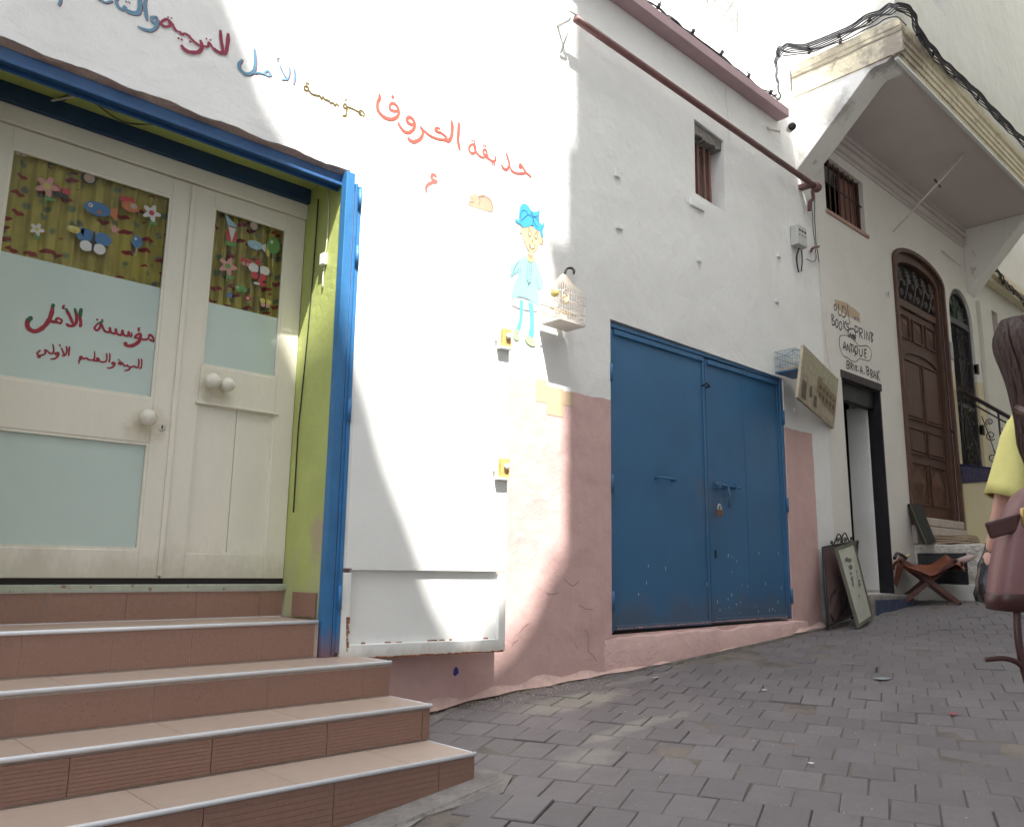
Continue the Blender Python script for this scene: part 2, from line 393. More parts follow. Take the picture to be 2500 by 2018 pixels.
# pavers: rows along v, blocks .2 along u and .155 along v
PU = Vector((math.sin(R(68)), math.cos(R(68)), 0)); PV = Vector((-PU.y, PU.x, 0))
cells = []
for i in range(-14, 75):
    for j in range(-60, 40):
        c = PU*(i*.2)+PV*((j+(.5 if i % 2 else 0))*.155+.02*math.sin(i*.35))+Vector((1.2, -1.6, 0))
        x, y = c.x, c.y
        if not (-2 < x < 15 and -4.5 < y < -.02): continue
        if x < 2.28 and y > -1.10+.05*math.sin(x*9): continue
        if x < 2.42 and y > -.60: continue
        if x > 8.95 and y > -.95: continue
        if y > -.10 and x < 7.2: continue
        cells.append((c, x, y))
def seen(c):
    p = proj((c.x, c.y, ground(c.x, c.y))); v = Vector((c.x, c.y, .3))-CAM
    return v.dot(FW) > .5 and -40 < p[0] < 2560 and p[1] < 2080
cells.sort(key=lambda t: (0 if seen(t[0]) else 1, (Vector((t[1], t[2], .3))-CAM).length))
def block(g, lx, ly, h=.05, b=.0035):
    x, y = lx/2, ly/2
    vs = [(-x, -y, -h), (x, -y, -h), (x, y, -h), (-x, y, -h), (-x, -y, -b), (x, -y, -b), (x, y, -b), (-x, y, -b), (-x+b, -y+b, 0), (x-b, -y+b, 0), (x-b, y-b, 0), (-x+b, y-b, 0)]
    fs = [(0, 1, 5, 4), (1, 2, 6, 5), (2, 3, 7, 6), (3, 0, 4, 7), (4, 5, 9, 8), (5, 6, 10, 9), (6, 7, 11, 10), (7, 4, 8, 11), (8, 9, 10, 11)]
    g.add(vs, fs); return g
pm = [mesh(block(G(), lx, ly), 'paver', M['paver']) for lx, ly in ((.1955, .1505), (.197, .152), (.1940, .1495))]
def ptf(c, x, y):
    z = ground(x, y)
    low = math.sin(x*2.1+y*1.3)*.003
    e = Matrix((PU, PV, Vector((0, 0, 1)))).transposed().to_4x4()
    gx = (ground(x+.1, y)-ground(x-.1, y))/.2; gy = (ground(x, y+.1)-ground(x, y-.1))/.2
    tilt = Matrix.Rotation(-gx+random.gauss(0, .006), 4, 'Y') @ Matrix.Rotation(gy+random.gauss(0, .006), 4, 'X')
    dz = random.gauss(0, .0014)+(random.choice([.006, -.005, .007]) if random.random() < .08 else 0)
    return Matrix.Translation((x+random.gauss(0, .0015), y+random.gauss(0, .0015), z+dz+low)) @ tilt @ Matrix.Rotation(random.gauss(0, .008), 4, 'Z') @ e
far = G()
for k, (c, x, y) in enumerate(cells):
    T = ptf(c, x, y)
    if k < 300 and seen(c):
        o = bpy.data.objects.new('paver', random.choice(pm)); C.objects.link(o); o.parent = street; o.matrix_world = T
    else:
        t = block(G(), .1955, .1505); far.add([T @ v for v in t.v], t.f)
fo = obj('paver_field', far, M['paver'], kind='stuff'); fo.parent = street
# cement haunch beside the steps and along the wall foot
g = G(); pts = [(-2, -1.25), (1.55, -1.16), (1.9, -1.05), (2.2, -1.12), (2.34, -1.02), (2.32, -.86), (2.30, -.70), (2.36, -.5), (2.5, -.22), (2.8, -.10), (7.1, -.10), (7.1, .05), (-2, .05)]
vs = [Vector((x, y, ground(x, y)+.003)) for x, y in pts]
g.prism(pts, lambda u, v, d: Vector((u, v, ground(u, v)+d)), -.05, .004)
obj('cement_haunch', g, M['cement'], parent=street)
# second haunch under the door step side
g = G(); pts = [(7.1, -.04), (7.6, -.12), (8.9, -.10), (8.96, .05), (7.1, .05)]
g.prism(pts, lambda u, v, d: Vector((u, v, ground(u, v)+d)), -.05, .006)
obj('cement_haunch', g, M['cement'], parent=street)
# ------------------------------------------------------------------ school building
school = thing('school_building', 'white rendered nursery school with pink painted lower wall and blue doors', 'building', (0, 0, 0))
OPN = [(.45, .30), (2.09, .30), (2.09, 3.056), (.45, 3.056)]
GAR = [(4.155, .585), (6.45, .605), (6.475, 2.645), (4.165, 2.675)]
WIN = [(5.225, 3.95), (5.655, 3.925), (5.662, 4.57), (5.24, 4.60)]
outer = [(-4.5, -.9), (2.0, .0), (4.1, .2), (7.26, .35), (7.26, 5.22), (-4.5, 5.22)]
kid('facade_wall', plate(outer, [OPN, GAR, WIN], 0, .45), M['wallA'], school)
kid('roof_slab', G().box(-4.5, 6.93, .451, 5, 5.05, 5.21), M['white'], school)
kid('cornice', G().box(-4.5, 6.60, -.120, -.001, 5.125, 5.208), M['purple'], school, .004)
# green reveal linings
kid('door_reveal', G().box(2.078, 2.0895, .003, .448, .745, 3.04), M['green'], school)
kid('door_reveal', G().box(.451, .462, .003, .448, .3, 3.04), M['green'], school)
kid('door_soffit', G().box(.451, 2.0895, .095, .448, 3.041, 3.055), M['green'], school)
# blue steel frame round the opening
g = G(); g.box(2.058, 2.108, -.02, .030, .578, 3.0); g.box(2.112, 2.130, -.022, -.001, .585, 2.95)
kid('door_frame', g, M['framebl'], school, .003)
kid('frame_post_strip', G().box(2.109, 2.126, -.012, -.002, .60, 2.90), mat('pink_peeling', (.60, .40, .36), .7, .2, 20, .5, .003, 60, spots=(.30, .16, .12), spot_t=.6), school)
g = G(); g.box(.452, 2.100, .034, .085, 2.945, 2.996); g.box(.452, 2.077, .085, .094, 2.925, 2.996); g.box(.452, 2.077, .026, .034, 2.932, 2.950)
kid('frame_head', g, mat('deep_blue_paint', (.025, .095, .24), .45, .15, 8, .3, .004, 40), school, .004)
# rough unpainted mortar between the wall lip and the frame head
n_ = 56; lipb = [(.452+i*(1.640/n_), 3.012+.006*math.sin(i*.6)+random.uniform(-.0025, .0025)) for i in range(n_+1)]
kid('wall_lip', plate(lipb+[(2.092, 3.0555), (.452, 3.0555)], [], .0, .022), M['wallA'], school)
g = G()
for i, (x, z) in enumerate(lipb): g.v += [Vector((x, .001, z-.003+random.uniform(-.002, .002))), Vector((x, .012, z-.008+random.uniform(-.003, .003))), Vector((x, .030, 3.0+random.uniform(-.003, .003))), Vector((x, .050, 2.990))]
for i in range(n_):
    for k in range(3): g.f.append((i*4+k, i*4+4+k, i*4+5+k, i*4+k+1)); g.sm.append(True)
kid('mortar_band', g, mat('bare_mortar', (.44, .33, .28), .95, .2, 12, .8, .012, 50), school)
kid('lintel_beam', G().box(.462, 2.078, .385, .447, 2.958, 3.040), M['navy'], school)
# ---- two door leaves
DY = .42
def rails(g, x0, x1, z0, z1, hx0, hx1, hz, y0, y1):
    """stiles and rails around openings hz=[(za,zb),..] between hx0,hx1"""
    g.box(x0, hx0, y0, y1, z0, z1); g.box(hx1, x1, y0, y1, z0, z1)
    zz = z0
    for a, b in hz+[(z1, z1)]:
        if a > zz: g.box(hx0, hx1, y0, y1, zz, a)
        zz = b
kid('door_head_rail', G().box(.463, 2.077, DY-.012, DY+.022, 2.872, 2.956), M['door'], school, .003)
# left leaf
L = kid('school_door', (lambda g: (rails(g, .463, 1.452, .930, 2.866, .655, 1.352, [(1.055, 1.545), (1.752, 2.770)], DY, DY+.035), g)[1])(G()), M['door'], school, .003, label='wide left leaf with lettered frosted glass')
g = G(); g.box(.655, 1.352, DY+.016, DY+.020, 1.052, 1.548)
kid('frosted_pane', g, M['frost'], L)
kid('frosted_pane', G().box(.655, 1.352, DY+.016, DY+.020, 1.750, 2.300), M['frost'], L)
def beads(g, x0, x1, z0, z1, y, t=.012):
    g.box(x0, x1, y, y+.012, z0, z0+t); g.box(x0, x1, y, y+.012, z1-t, z1); g.box(x0, x0+t, y, y+.012, z0+t, z1-t); g.box(x1-t, x1, y, y+.012, z0+t, z1-t)
g = G(); beads(g, .655, 1.352, 1.055, 1.545, DY+.003); beads(g, .655, 1.352, 1.752, 2.770, DY+.003)
kid('glazing_bead', g, M['door'], L)
glassm, gn, gb = nodes('clear_glass'); gb.inputs['Transmission Weight'].default_value = 1; gb.inputs['Roughness'].default_value = .03; gb.inputs['Base Color'].default_value = (.93, .95, .93, 1); gb.inputs['IOR'].default_value = 1.2
kid('clear_pane', G().box(.655, 1.352, DY+.016, DY+.020, 2.301, 2.768), glassm, L)
# right leaf
Rl = kid('school_door', (lambda g: (rails(g, 1.458, 2.075, .930, 2.866, 1.562, 1.966, [(1.045, 1.765), (1.955, 2.785)], DY, DY+.035), g)[1])(G()), M['door'], school, .003, label='narrow right leaf with two round knobs')
g = G(); g.box(1.562, 1.768, DY+.014, DY+.024, 1.04, 1.77); g.box(1.771, 1.966, DY+.014, DY+.024, 1.04, 1.77)
kid('door_board', g, M['door'], Rl, .002)
kid('frosted_pane', G().box(1.562, 1.966, DY+.016, DY+.020, 1.953, 2.285), M['frost'], Rl)
kid('clear_pane', G().box(1.562, 1.966, DY+.016, DY+.020, 2.286, 2.785), glassm, Rl)
g = G(); beads(g, 1.562, 1.966, 1.955, 2.785, DY+.003); beads(g, 1.562, 1.966, 1.045, 1.765, DY+.004, .008)
kid('glazing_bead', g, M['door'], Rl)
kid('rail_groove', G().box(1.548, 1.985, DY-.012, DY+.001, 1.762, 1.775), M['door'], Rl, .002)
def knob(x, z, par, r=.039):
    kid('door_knob', G().lathe([(0, .016), (.012, .014), (.020, .015), (.028, .026), (.045, r), (.062, r*.98), (.076, r*.75), (.083, r*.35), (.085, .002)], (x, DY, z), (0, -1, 0), 22), flat('knob_cream', (.76, .73, .64), .22), par)
knob(1.318, 1.655, L); knob(1.606, 1.875, Rl); knob(1.680, 1.868, Rl, .036)
g = G().lathe([(0, .020), (.003, .020), (.005, .016), (.005, .012)], (1.402, DY, 1.628), (0, -1, 0), 20)
kid('keyhole_plate', g, M['cream2'], L)
kid('keyhole', G().box(1.399, 1.405, DY-.007, DY-.0055, 1.618, 1.634), M['dark'], L)
# closed meeting bead
kid('meeting_bead', G().box(1.438, 1.462, DY-.012, DY-.001, .94, 2.86), M['door'], Rl, .003)
# curtains, printed cotton behind the clear panes
cm, n, b = nodes('printed_curtain'); p = pos(n); X, Y, Z = sep(n, p)
vor = n.nodes.new('ShaderNodeTexVoronoi'); vor.inputs['Scale'].default_value = 17; n.links.new(scaled(n, p, 1, .01, 1), vor.inputs['Vector'])
blob = ramp(n, vor.outputs['Distance'], .22, .34, (1, 1, 1, 1), (0, 0, 0, 1))
pick = n.nodes.new('ShaderNodeSeparateColor'); n.links.new(vor.outputs['Color'], pick.inputs[0])
cc_ = ramp(n, pick.outputs[0], .30, .34, (.04, .12, .10, 1), (.07, .10, .20, 1)); cc_ = mix(n, mth(n, 'GREATER_THAN', pick.outputs[0], .62), cc_, (.10, .22, .17))
base = mix(n, ramp(n, noise(n, 7, 3, .5, p), .4, .6), (.60, .50, .12), (.46, .38, .10))
c = mix(n, mth(n, 'MULTIPLY', blob, .7), base, cc_)
v2 = n.nodes.new('ShaderNodeTexVoronoi'); v2.inputs['Scale'].default_value = 9; v2.inputs['Randomness'].default_value = .7; n.links.new(scaled(n, p, 1, .01, 2.6), v2.inputs['Vector'])
c = mix(n, mth(n, 'LESS_THAN', v2.outputs['Distance'], .26), c, (.33, .05, .04))
n.links.new(c, b.inputs['Base Color']); b.inputs['Roughness'].default_value = .9
b.inputs['Transmission Weight'].default_value = 0
def curtain(x0, x1, z0, z1, par, y=DY+.055, waves=9, amp=.013):
    g = G(); N = 120
    for i in range(N+1):
        x = x0+(x1-x0)*i/N; ph = i/N*waves*6.28
        d = amp*math.sin(ph+.6*math.sin(ph*.37))+amp*.5*math.sin(ph*2.3)
        for z in (z0, (z0+z1)/2, z1): g.v.append(Vector((x, y+d*(1.15 if z == z0 else 1), z)))
    for i in range(N):
        for k in range(2): g.f.append((i*3+k, i*3+3+k, i*3+4+k, i*3+k+1)); g.sm.append(True)
    kid('curtain', g, cm, par)
curtain(.64, 1.37, 2.29, 2.80, L); curtain(1.55, 1.98, 2.27, 2.81, Rl, waves=8, amp=.016)
kid('backing_room', G().box(.463, 2.077, .75, .78, .9, 3.04), M['dark'], school)
# plain stickers on the glass: flower, balloon, star, fish, sun, butterfly (generic shapes)
STK = {k: flat('sticker_'+k, c, .35) for k, c in dict(white=(.62, .62, .60), orange=(.50, .16, .05), blue=(.05, .16, .34), pale=(.30, .48, .60), red=(.48, .05, .06), pink=(.55, .27, .25), yellow=(.55, .48, .12), green=(.12, .28, .07), black=(.03, .03, .03), tan=(.40, .33, .26)).items()}
def stick(par, cx, cz, parts):
    first = None
    for i, (col, poly) in enumerate(parts):
        g = G(); P = [Vector((cx+u, DY+.0150-.0006*i, cz+v)) for u, v in poly]
        from mathutils.geometry import tessellate_polygon
        g.add(P, [tuple(t) for t in tessellate_polygon([P])])
        kid('sticker', g, STK[col], par)
def el(cx, cz, rx, rz, n=16): return [(cx+rx*math.cos(6.283*i/n), cz+rz*math.sin(6.283*i/n)) for i in range(n)]
def star(cx, cz, r, k=5, q=.45, a0=1.57): return [(cx+(r if i % 2 == 0 else r*q)*math.cos(a0+math.pi*i/k), cz+(r if i % 2 == 0 else r*q)*math.sin(a0+math.pi*i/k)) for i in range(2*k)]
def onglass(px, py): q = at(px, py, 1, DY+.015); return q.x, q.z
def flower(par, px, py, pc, cc, s=1.0):
    s *= .74; x, z = onglass(px, py); parts = []
    parts.append(('green', [(-.004, -.075*s), (.004, -.075*s), (.004, 0), (-.004, 0)]))
    parts.append(('green', el(.018*s, -.05*s, .018*s, .008*s)))
    parts.append((pc, [(.034*s*(1+.35*math.cos(5*t))*math.cos(t), .034*s*(1+.35*math.cos(5*t))*math.sin(t)) for t in [i*6.283/40 for i in range(40)]]))
    parts.append((cc, el(0, 0, .013*s, .013*s)))
    stick(par, x, z, parts)
def balloon(par, px, py, c, s=1.0):
    x, z = onglass(px, py); stick(par, x, z, [('white', [(-.0015, -.09*s), (.0015, -.09*s), (.0015, -.03*s), (-.0015, -.03*s)]), (c, el(0, 0, .030*s, .038*s)), ('white', el(-.010*s, .014*s, .006*s, .009*s))])
def fish(par, px, py, c, c2, s=1.0):
    x, z = onglass(px, py); stick(par, x, z, [(c2, [(.03*s, 0), (.062*s, .026*s), (.062*s, -.026*s)]), (c, el(0, 0, .042*s, .024*s)), ('white', el(-.022*s, .006*s, .007*s, .007*s)), ('black', el(-.023*s, .006*s, .003*s, .003*s)), (c2, [(-.005*s, -.01*s), (.012*s, -.004*s), (.012*s, -.018*s)])])
def butterfly(par, px, py, c, c2, s=1.0):
    x, z = onglass(px, py); stick(par, x, z, [(c, el(-.024*s, .014*s, .024*s, .020*s)), (c, el(.024*s, .014*s, .024*s, .020*s)), (c2, el(-.018*s, -.018*s, .017*s, .016*s)), (c2, el(.018*s, -.018*s, .017*s, .016*s)), ('black', el(0, 0, .004*s, .032*s))])
def badge(par, px, py, s=1.0):
    x, z = onglass(px, py); stick(par, x, z, [('black', el(0, 0, .030*s, .030*s)), ('tan', el(0, 0, .023*s, .023*s)), ('pink', star(0, 0, .014*s))])
flower(L, 115, 455, 'pink', 'yellow', 1.5); badge(L, 218, 435, 1.05); fish(L, 238, 510, 'blue', 'orange', 1.4)
stick(L, *onglass(315, 495), [('red', [(-.045, .02), (.01, .03), (.03, .01), (-.03, -.01)]), ('orange', el(.01, -.018, .042, .026)), ('tan', el(.022, -.012, .016, .014))])
flower(L, 370, 520, 'white', 'red', 1.35); butterfly(L, 228, 590, 'blue', 'white', 1.6); butterfly(L, 52, 372, 'white', 'tan', .6)
stick(Rl, *onglass(566, 560), [('red', el(0, -.03, .030, .045)), ('white', [(-.02, .01), (.022, .01), (.004, -.07)]), ('pale', [(-.045, .075), (.03, .02), (-.022, .014)]), ('green', el(0, -.08, .03, .014))])
badge(Rl, 620, 552, .95); fish(Rl, 622, 598, 'pale', 'white', 1.0); balloon(Rl, 668, 600, 'green', 1.25); stick(Rl, *onglass(655, 610), [('yellow', el(0, 0, .012, .04))])
flower(Rl, 556, 650, 'pink', 'green', 1.5); butterfly(Rl, 600, 640, 'red', 'pink', .6); butterfly(Rl, 632, 665, 'white', 'red', 1.25); stick(Rl, *onglass(630, 640), [('red', star(0, 0, .024))])
fish(Rl, 588, 705, 'green', 'black', .8); stick(Rl, *onglass(640, 690), [('red', el(0, 0, .026, .022)), ('black', el(.012, .006, .012, .008)), ('white', el(-.03, -.012, .018, .007))])
butterfly(L, 150, 470, 'red', 'black', .8); fish(L, 180, 560, 'yellow', 'orange', .7); stick(L, *onglass(280, 560), [('pink', star(0, 0, .026))]); balloon(L, 335, 590, 'blue', .8); flower(L, 90, 560, 'white', 'yellow', .9)
butterfly(Rl, 648, 740, 'yellow', 'pink', .7); stick(Rl, *onglass(560, 720), [('blue', star(0, 0, .022))]); flower(Rl, 605, 728, 'red', 'white', .6)
# ---- lettering on the frosted glass
cG = crop(50, 720, .16271); gpl = lambda px, py: at(px, py, 1, DY+.0155)
big = [[(905, 205), (895, 330), (905, 430), (890, 485)], [(815, 205), (845, 330), (820, 440), (740, 465), (680, 430)], [(680, 205), (740, 320), (790, 440)], (.010, [(672, 160), (640, 165), (635, 205), (665, 190)]),
       (.014, [(600, 425), (620, 380), (560, 350), (530, 390), (590, 425), (620, 410)]), [(560, 410), (480, 400), (435, 375)], (.026, [(485, 150), (470, 260), (420, 390), (320, 500), (210, 545), (120, 500), (100, 420), (130, 365), (170, 350)]),
       (.014, [(1235, 400), (1160, 430), (1110, 500), (1150, 530), (1195, 480), (1200, 410), (1240, 500), (1270, 545), (1330, 555), (1340, 490), (1360, 560), (1420, 575), (1430, 510), (1450, 580), (1510, 600), (1530, 530), (1550, 600), (1610, 610), (1620, 550), (1640, 615), (1670, 610), (1660, 560)]),
       (.010, [(1150, 370)]), (.010, [(1225, 378)]), (.014, [(1700, 640), (1780, 650), (1860, 670), (1920, 655)]), (.014, [(1920, 655), (1990, 695), (1990, 640), (1940, 595), (1915, 650)]),
       (.014, [(1810, 640), (1800, 580), (1745, 600), (1720, 635), (1790, 655)]), (.022, [(1800, 600), (1780, 690), (1700, 750), (1620, 765), (1565, 735), (1600, 715)]), (.009, [(1800, 495), (1760, 505), (1785, 530), (1750, 545)])]
sm = [[(735, 770), (728, 840), (722, 915)], [(685, 765), (695, 840), (660, 910), (620, 905)], [(612, 790), (640, 860), (660, 905)], (.007, [(605, 745), (583, 752), (600, 770)]),
      [(560, 860), (520, 875), (545, 905), (575, 890), (560, 860), (560, 920), (510, 955), (445, 960)], [(482, 735), (498, 810), (485, 870), (440, 875), (400, 840), (365, 825), (375, 870), (330, 900), (270, 905), (250, 870), (290, 840), (285, 820)], (.008, [(262, 932)]), (.008, [(290, 936)]),
      [(1338, 870), (1340, 940), (1325, 1015)], [(1290, 870), (1295, 960), (1270, 1000), (1210, 1005), (1190, 985)], [(1190, 985), (1165, 945), (1140, 960), (1170, 990), (1110, 985), (1080, 975)], [(1112, 840), (1110, 930), (1085, 975), (1010, 965), (995, 945), (940, 955), (910, 920), (885, 945), (905, 960), (880, 985), (875, 1035)],
      [(1400, 1000), (1370, 1025), (1400, 1045), (1412, 1010), (1405, 1060), (1350, 1095), (1290, 1090)],
      [(1815, 955), (1818, 1030), (1805, 1098), (1780, 1090)], [(1772, 955), (1775, 1040), (1760, 1085), (1725, 1085), (1712, 1060)], [(1712, 1060), (1670, 1080), (1650, 1080), (1625, 1120), (1555, 1140)], [(1650, 1080), (1610, 1065), (1600, 1040)], [(1600, 1060), (1555, 1060), (1540, 1035), (1510, 1010), (1470, 1020), (1500, 1040), (1525, 1010)], (.007, [(1490, 985)]), (.007, [(1470, 968)])]
g = strokes(G(), big, cG, gpl, .019, .0006, True, NY); strokes(g, sm, cG, gpl, .0105, .0006, True, NY)
kid('painted_lettering', g, flat('crimson_paint', (.30, .012, .03), .4), L)
tips = [[(907, 200), (900, 270), (896, 330)], [(815, 200), (835, 290)], [(680, 200), (705, 250)], (.027, [(490, 135), (482, 190)]), (.024, [(110, 395), (140, 355), (180, 345)]), (.012, [(1240, 395), (1195, 415), (1170, 430)])]
kid('painted_lettering', strokes(G(), tips, cG, gpl, .020, .0040, True, NY), flat('dark_green_paint', (.02, .11, .04), .4), L)
# ---- lettering on the wall
c1 = crop(0, 0, .40323); c4 = crop(700, 100, .34568); c0 = crop(0, 0, .20921)
redw = [(.026, [(650, 372), (656, 400), (640, 440), (642, 485), (668, 522), (700, 545), (740, 553), (778, 535), (795, 500)]), (.02, [(795, 500), (783, 470), (762, 445), (738, 442), (724, 465), (735, 488), (765, 495), (798, 492)]), (.02, [(747, 395)]),
        (.024, [(785, 575), (800, 605), (830, 640), (865, 645), (895, 620), (903, 585), (890, 555), (868, 538), (848, 548), (852, 572), (880, 590), (905, 580)]),
        (.026, [(940, 605), (958, 630), (955, 670), (930, 700), (895, 712), (868, 700), (852, 678)]), [(940, 605), (970, 635), (1010, 668), (1060, 690), (1115, 698), (1125, 680), (1090, 650), (1062, 640), (1046, 626), (1058, 614), (1080, 618)],
        (.032, [(1162, 562), (1168, 620), (1160, 680), (1140, 705), (1112, 695)]), (.030, [(1215, 575), (1212, 640), (1208, 700), (1220, 770)]),
        [(1330, 725), (1300, 735), (1285, 760), (1300, 790), (1325, 790), (1332, 755), (1322, 730), (1328, 768), (1350, 802), (1378, 822), (1400, 820)], (.014, [(1307, 703)]), (.014, [(1322, 707)]),
        [(1400, 820), (1412, 800), (1405, 770), (1388, 770), (1386, 790), (1400, 805), (1425, 812)], (.013, [(1390, 738)]), (.013, [(1403, 742)]), [(1405, 820), (1430, 835), (1455, 850), (1473, 840), (1470, 812)], (.014, [(1452, 868)]), (.014, [(1466, 873)]),
        (.022, [(1548, 790), (1560, 830), (1570, 870), (1555, 905), (1530, 900), (1512, 872)]), [(1570, 880), (1590, 918), (1625, 935), (1665, 935), (1690, 932), (1728, 964)], [(1690, 930), (1665, 892), (1648, 870), (1640, 888), (1658, 900)]]
kid('painted_lettering', strokes(G(), redw, c4, wallplane, .019, .0028, True, NY), flat('vermilion_paint', (.62, .10, .075), .5), school, label='vermilion Arabic words sloping down to the right')
yl = [[(p[0]+6, p[1]+5) for p in (l[1] if isinstance(l, tuple) and isinstance(l[0], float) else l)] for l in redw[:1]+redw[3:6]+redw[6:8]]
kid('painted_lettering', strokes(G(), [(.018, l) for l in yl], c4, wallplane, .018, .0009, True, NY), flat('yellow_shadow_paint', (.70, .42, .12), .5), school)
hz = [(.024, [(1056, 968), (1046, 948), (1027, 946), (1020, 965), (1038, 985), (1060, 994), (1025, 1000), (997, 1015), (982, 1040), (986, 1072)])]
kid('painted_lettering', strokes(G(), hz, c4, wallplane, .03, .0028, True, NY), flat('brick_red_paint', (.46, .12, .10), .5), school, label='small red hamza-like letter below the words')
olive = [[(540, 537), (545, 512), (520, 490), (510, 515), (536, 528)], [(525, 512), (470, 482), (430, 466)], [(430, 466), (410, 445), (398, 462), (412, 475), (428, 468), (420, 500), (415, 528), (388, 526)], (.008, [(408, 420), (425, 412)]),
         [(368, 462), (350, 445), (340, 456), (325, 436), (310, 440), (300, 426), (268, 412), (255, 395), (245, 408), (232, 388), (218, 386), (180, 376), (155, 350), (148, 326), (130, 320), (120, 335), (135, 350), (158, 348)], (.009, [(138, 298)]), (.009, [(150, 301)])]
kid('painted_lettering', strokes(G(), olive, c4, wallplane, .010, .0028, True, NY), flat('olive_black_paint', (.12, .09, .03), .5), school, label='thin olive and yellow outlined word')
kid('painted_lettering', strokes(G(), [[(p[0]+4, p[1]+5) for p in (l[1] if isinstance(l, tuple) else l)] for l in olive], c4, wallplane, .011, .0009, True, NY), flat('mustard_paint', (.66, .47, .10), .5), school)
bl = [[(1777, 415), (1784, 460), (1776, 512)], (.012, [(1748, 405), (1752, 440), (1738, 482), (1702, 482)]), (.012, [(1690, 395), (1712, 438), (1735, 480)]), (.008, [(1690, 352), (1674, 358), (1686, 374)]), [(1640, 462), (1622, 430), (1600, 443), (1620, 460), (1643, 455)], [(1612, 452), (1565, 442), (1540, 446)],
      (.028, [(1538, 298), (1544, 375), (1534, 432), (1495, 452), (1458, 430), (1444, 395), (1466, 362)])]
rd = [(.034, [(1380, 205), (1376, 262), (1366, 318), (1345, 328)]), (.030, [(1332, 185), (1336, 240), (1345, 322), (1310, 312), (1285, 292)]), [(1285, 292), (1262, 262), (1256, 285), (1228, 285)], (.012, [(1247, 238)]), (.012, [(1272, 246)]),
      (.032, [(1210, 245), (1222, 290), (1200, 318), (1150, 320), (1112, 300), (1094, 275)]), [(1215, 285), (1180, 262), (1150, 232), (1140, 215)], (.014, [(1150, 256)]), [(1148, 225), (1118, 208), (1100, 212), (1082, 192)], (.014, [(1078, 236)]), (.014, [(1098, 244)]),
      (.022, [(1085, 200), (1060, 185), (1040, 150), (1012, 122), (985, 130), (972, 150), (1000, 165), (1028, 158), (1018, 130)]), (.010, [(1015, 108)]), (.010, [(1036, 114)])]
up_ = [(.026, [(880, -30), (876, 40), (886, 125)]), (.034, [(838, -30), (846, 40), (830, 82), (780, 74), (760, 60)]), (.022, [(762, 62), (752, 42), (740, 60), (712, 40), (700, 5), (715, -10)]), (.010, [(760, 10)]), (.010, [(778, 16)]),
       (.024, [(950, 105), (918, 108), (916, 130), (945, 145), (952, 118), (946, 160), (915, 186), (870, 180), (832, 162)]), (.016, [(600, 0), (640, 18), (680, 8)]), (.02, [(366, -20), (362, 15), (352, 36)]), (.03, [(560, -60), (590, -15), (620, 5)])]
sh = lambda ls, dx, dy: [((l[0], [(x+dx, y+dy) for x, y in l[1]]) if isinstance(l, tuple) and isinstance(l[0], float) else [(x+dx, y+dy) for x, y in l]) for l in ls]
kid('painted_lettering', strokes(G(), sh(bl+up_, 6, 4), c1, wallplane, .018, .0009, True, NY, wk=.56), flat('plum_paint', (.30, .05, .10), .5), school)
kid('painted_lettering', strokes(G(), bl+up_, c1, wallplane, .018, .0030, True, NY, wk=.56), flat('teal_blue_paint', (.12, .27, .38), .5), school, label='teal Arabic letters with plum shadow')
kid('painted_lettering', strokes(G(), rd, c1, wallplane, .022, .0048, True, NY, wk=.56), flat('dark_crimson_paint', (.27, .02, .055), .5), school, label='dark crimson Arabic word above the lintel')
# ---- painted boy and hippo
c5 = crop(1150, 450, .28807)
boy = kid('painted_boy', patch(G(), [(470, 600), (420, 625), (370, 670), (312, 700), (290, 760), (312, 785), (345, 785), (400, 745), (385, 790), (355, 860), (340, 975), (400, 955), (480, 975), (568, 1035), (575, 960), (565, 900), (600, 880), (615, 850), (600, 790), (560, 680), (535, 640), (505, 660), (475, 645)], c5, wallplane, NY, .0030), flat('pale_aqua_paint', (.27, .52, .58)), school, label='mural boy with blue hair and pale aqua smock')
def mural(name, polys, col, mname, off, lines=None, w=.006):
    g = G()
    for i, p in enumerate(polys): patch(g, p, c5, wallplane, NY, off+i*.0002)
    if lines: strokes(g, lines, c5, wallplane, w, off, True, NY)
    return kid(name, g, flat(mname, col), boy)
mural('mural_hem', [[(340, 975), (345, 1022), (400, 1050), (480, 1070), (560, 1075), (568, 1035), (480, 985), (400, 960)]], (.50, .48, .47), 'grey_paint', .0038)
mural('mural_legs', [[(408, 985), (436, 988), (438, 1060), (432, 1150), (410, 1240), (378, 1228), (400, 1160), (410, 1080)], [(478, 1005), (516, 1012), (528, 1100), (530, 1200), (525, 1290), (480, 1280), (495, 1200), (495, 1100)]], (.12, .45, .70), 'sky_blue_paint', .0046)
mural('mural_shoes', [[(368, 1212), (405, 1247), (385, 1270), (406, 1295), (395, 1322), (368, 1316), (352, 1268)], [(468, 1272), (525, 1310), (546, 1342), (540, 1368), (510, 1372), (470, 1345), (450, 1300)]], (.36, .55, .30), 'slipper_green_paint', .0050)
mural('mural_face', [[(440, 362), (430, 420), (450, 490), (480, 555), (515, 582), (555, 550), (580, 490), (590, 420), (572, 385), (530, 365), (480, 355)], ell(597, 480, 16, 32), ell(421, 390, 12, 30), [(480, 570), (478, 600), (500, 628), (522, 622), (526, 585)]], (.66, .44, .27), 'skin_paint', .0042)
mural('mural_collar', [[(470, 598), (474, 645), (505, 662), (536, 645), (534, 608), (510, 634), (488, 622)]], (.68, .62, .25), 'collar_yellow_paint', .0054)
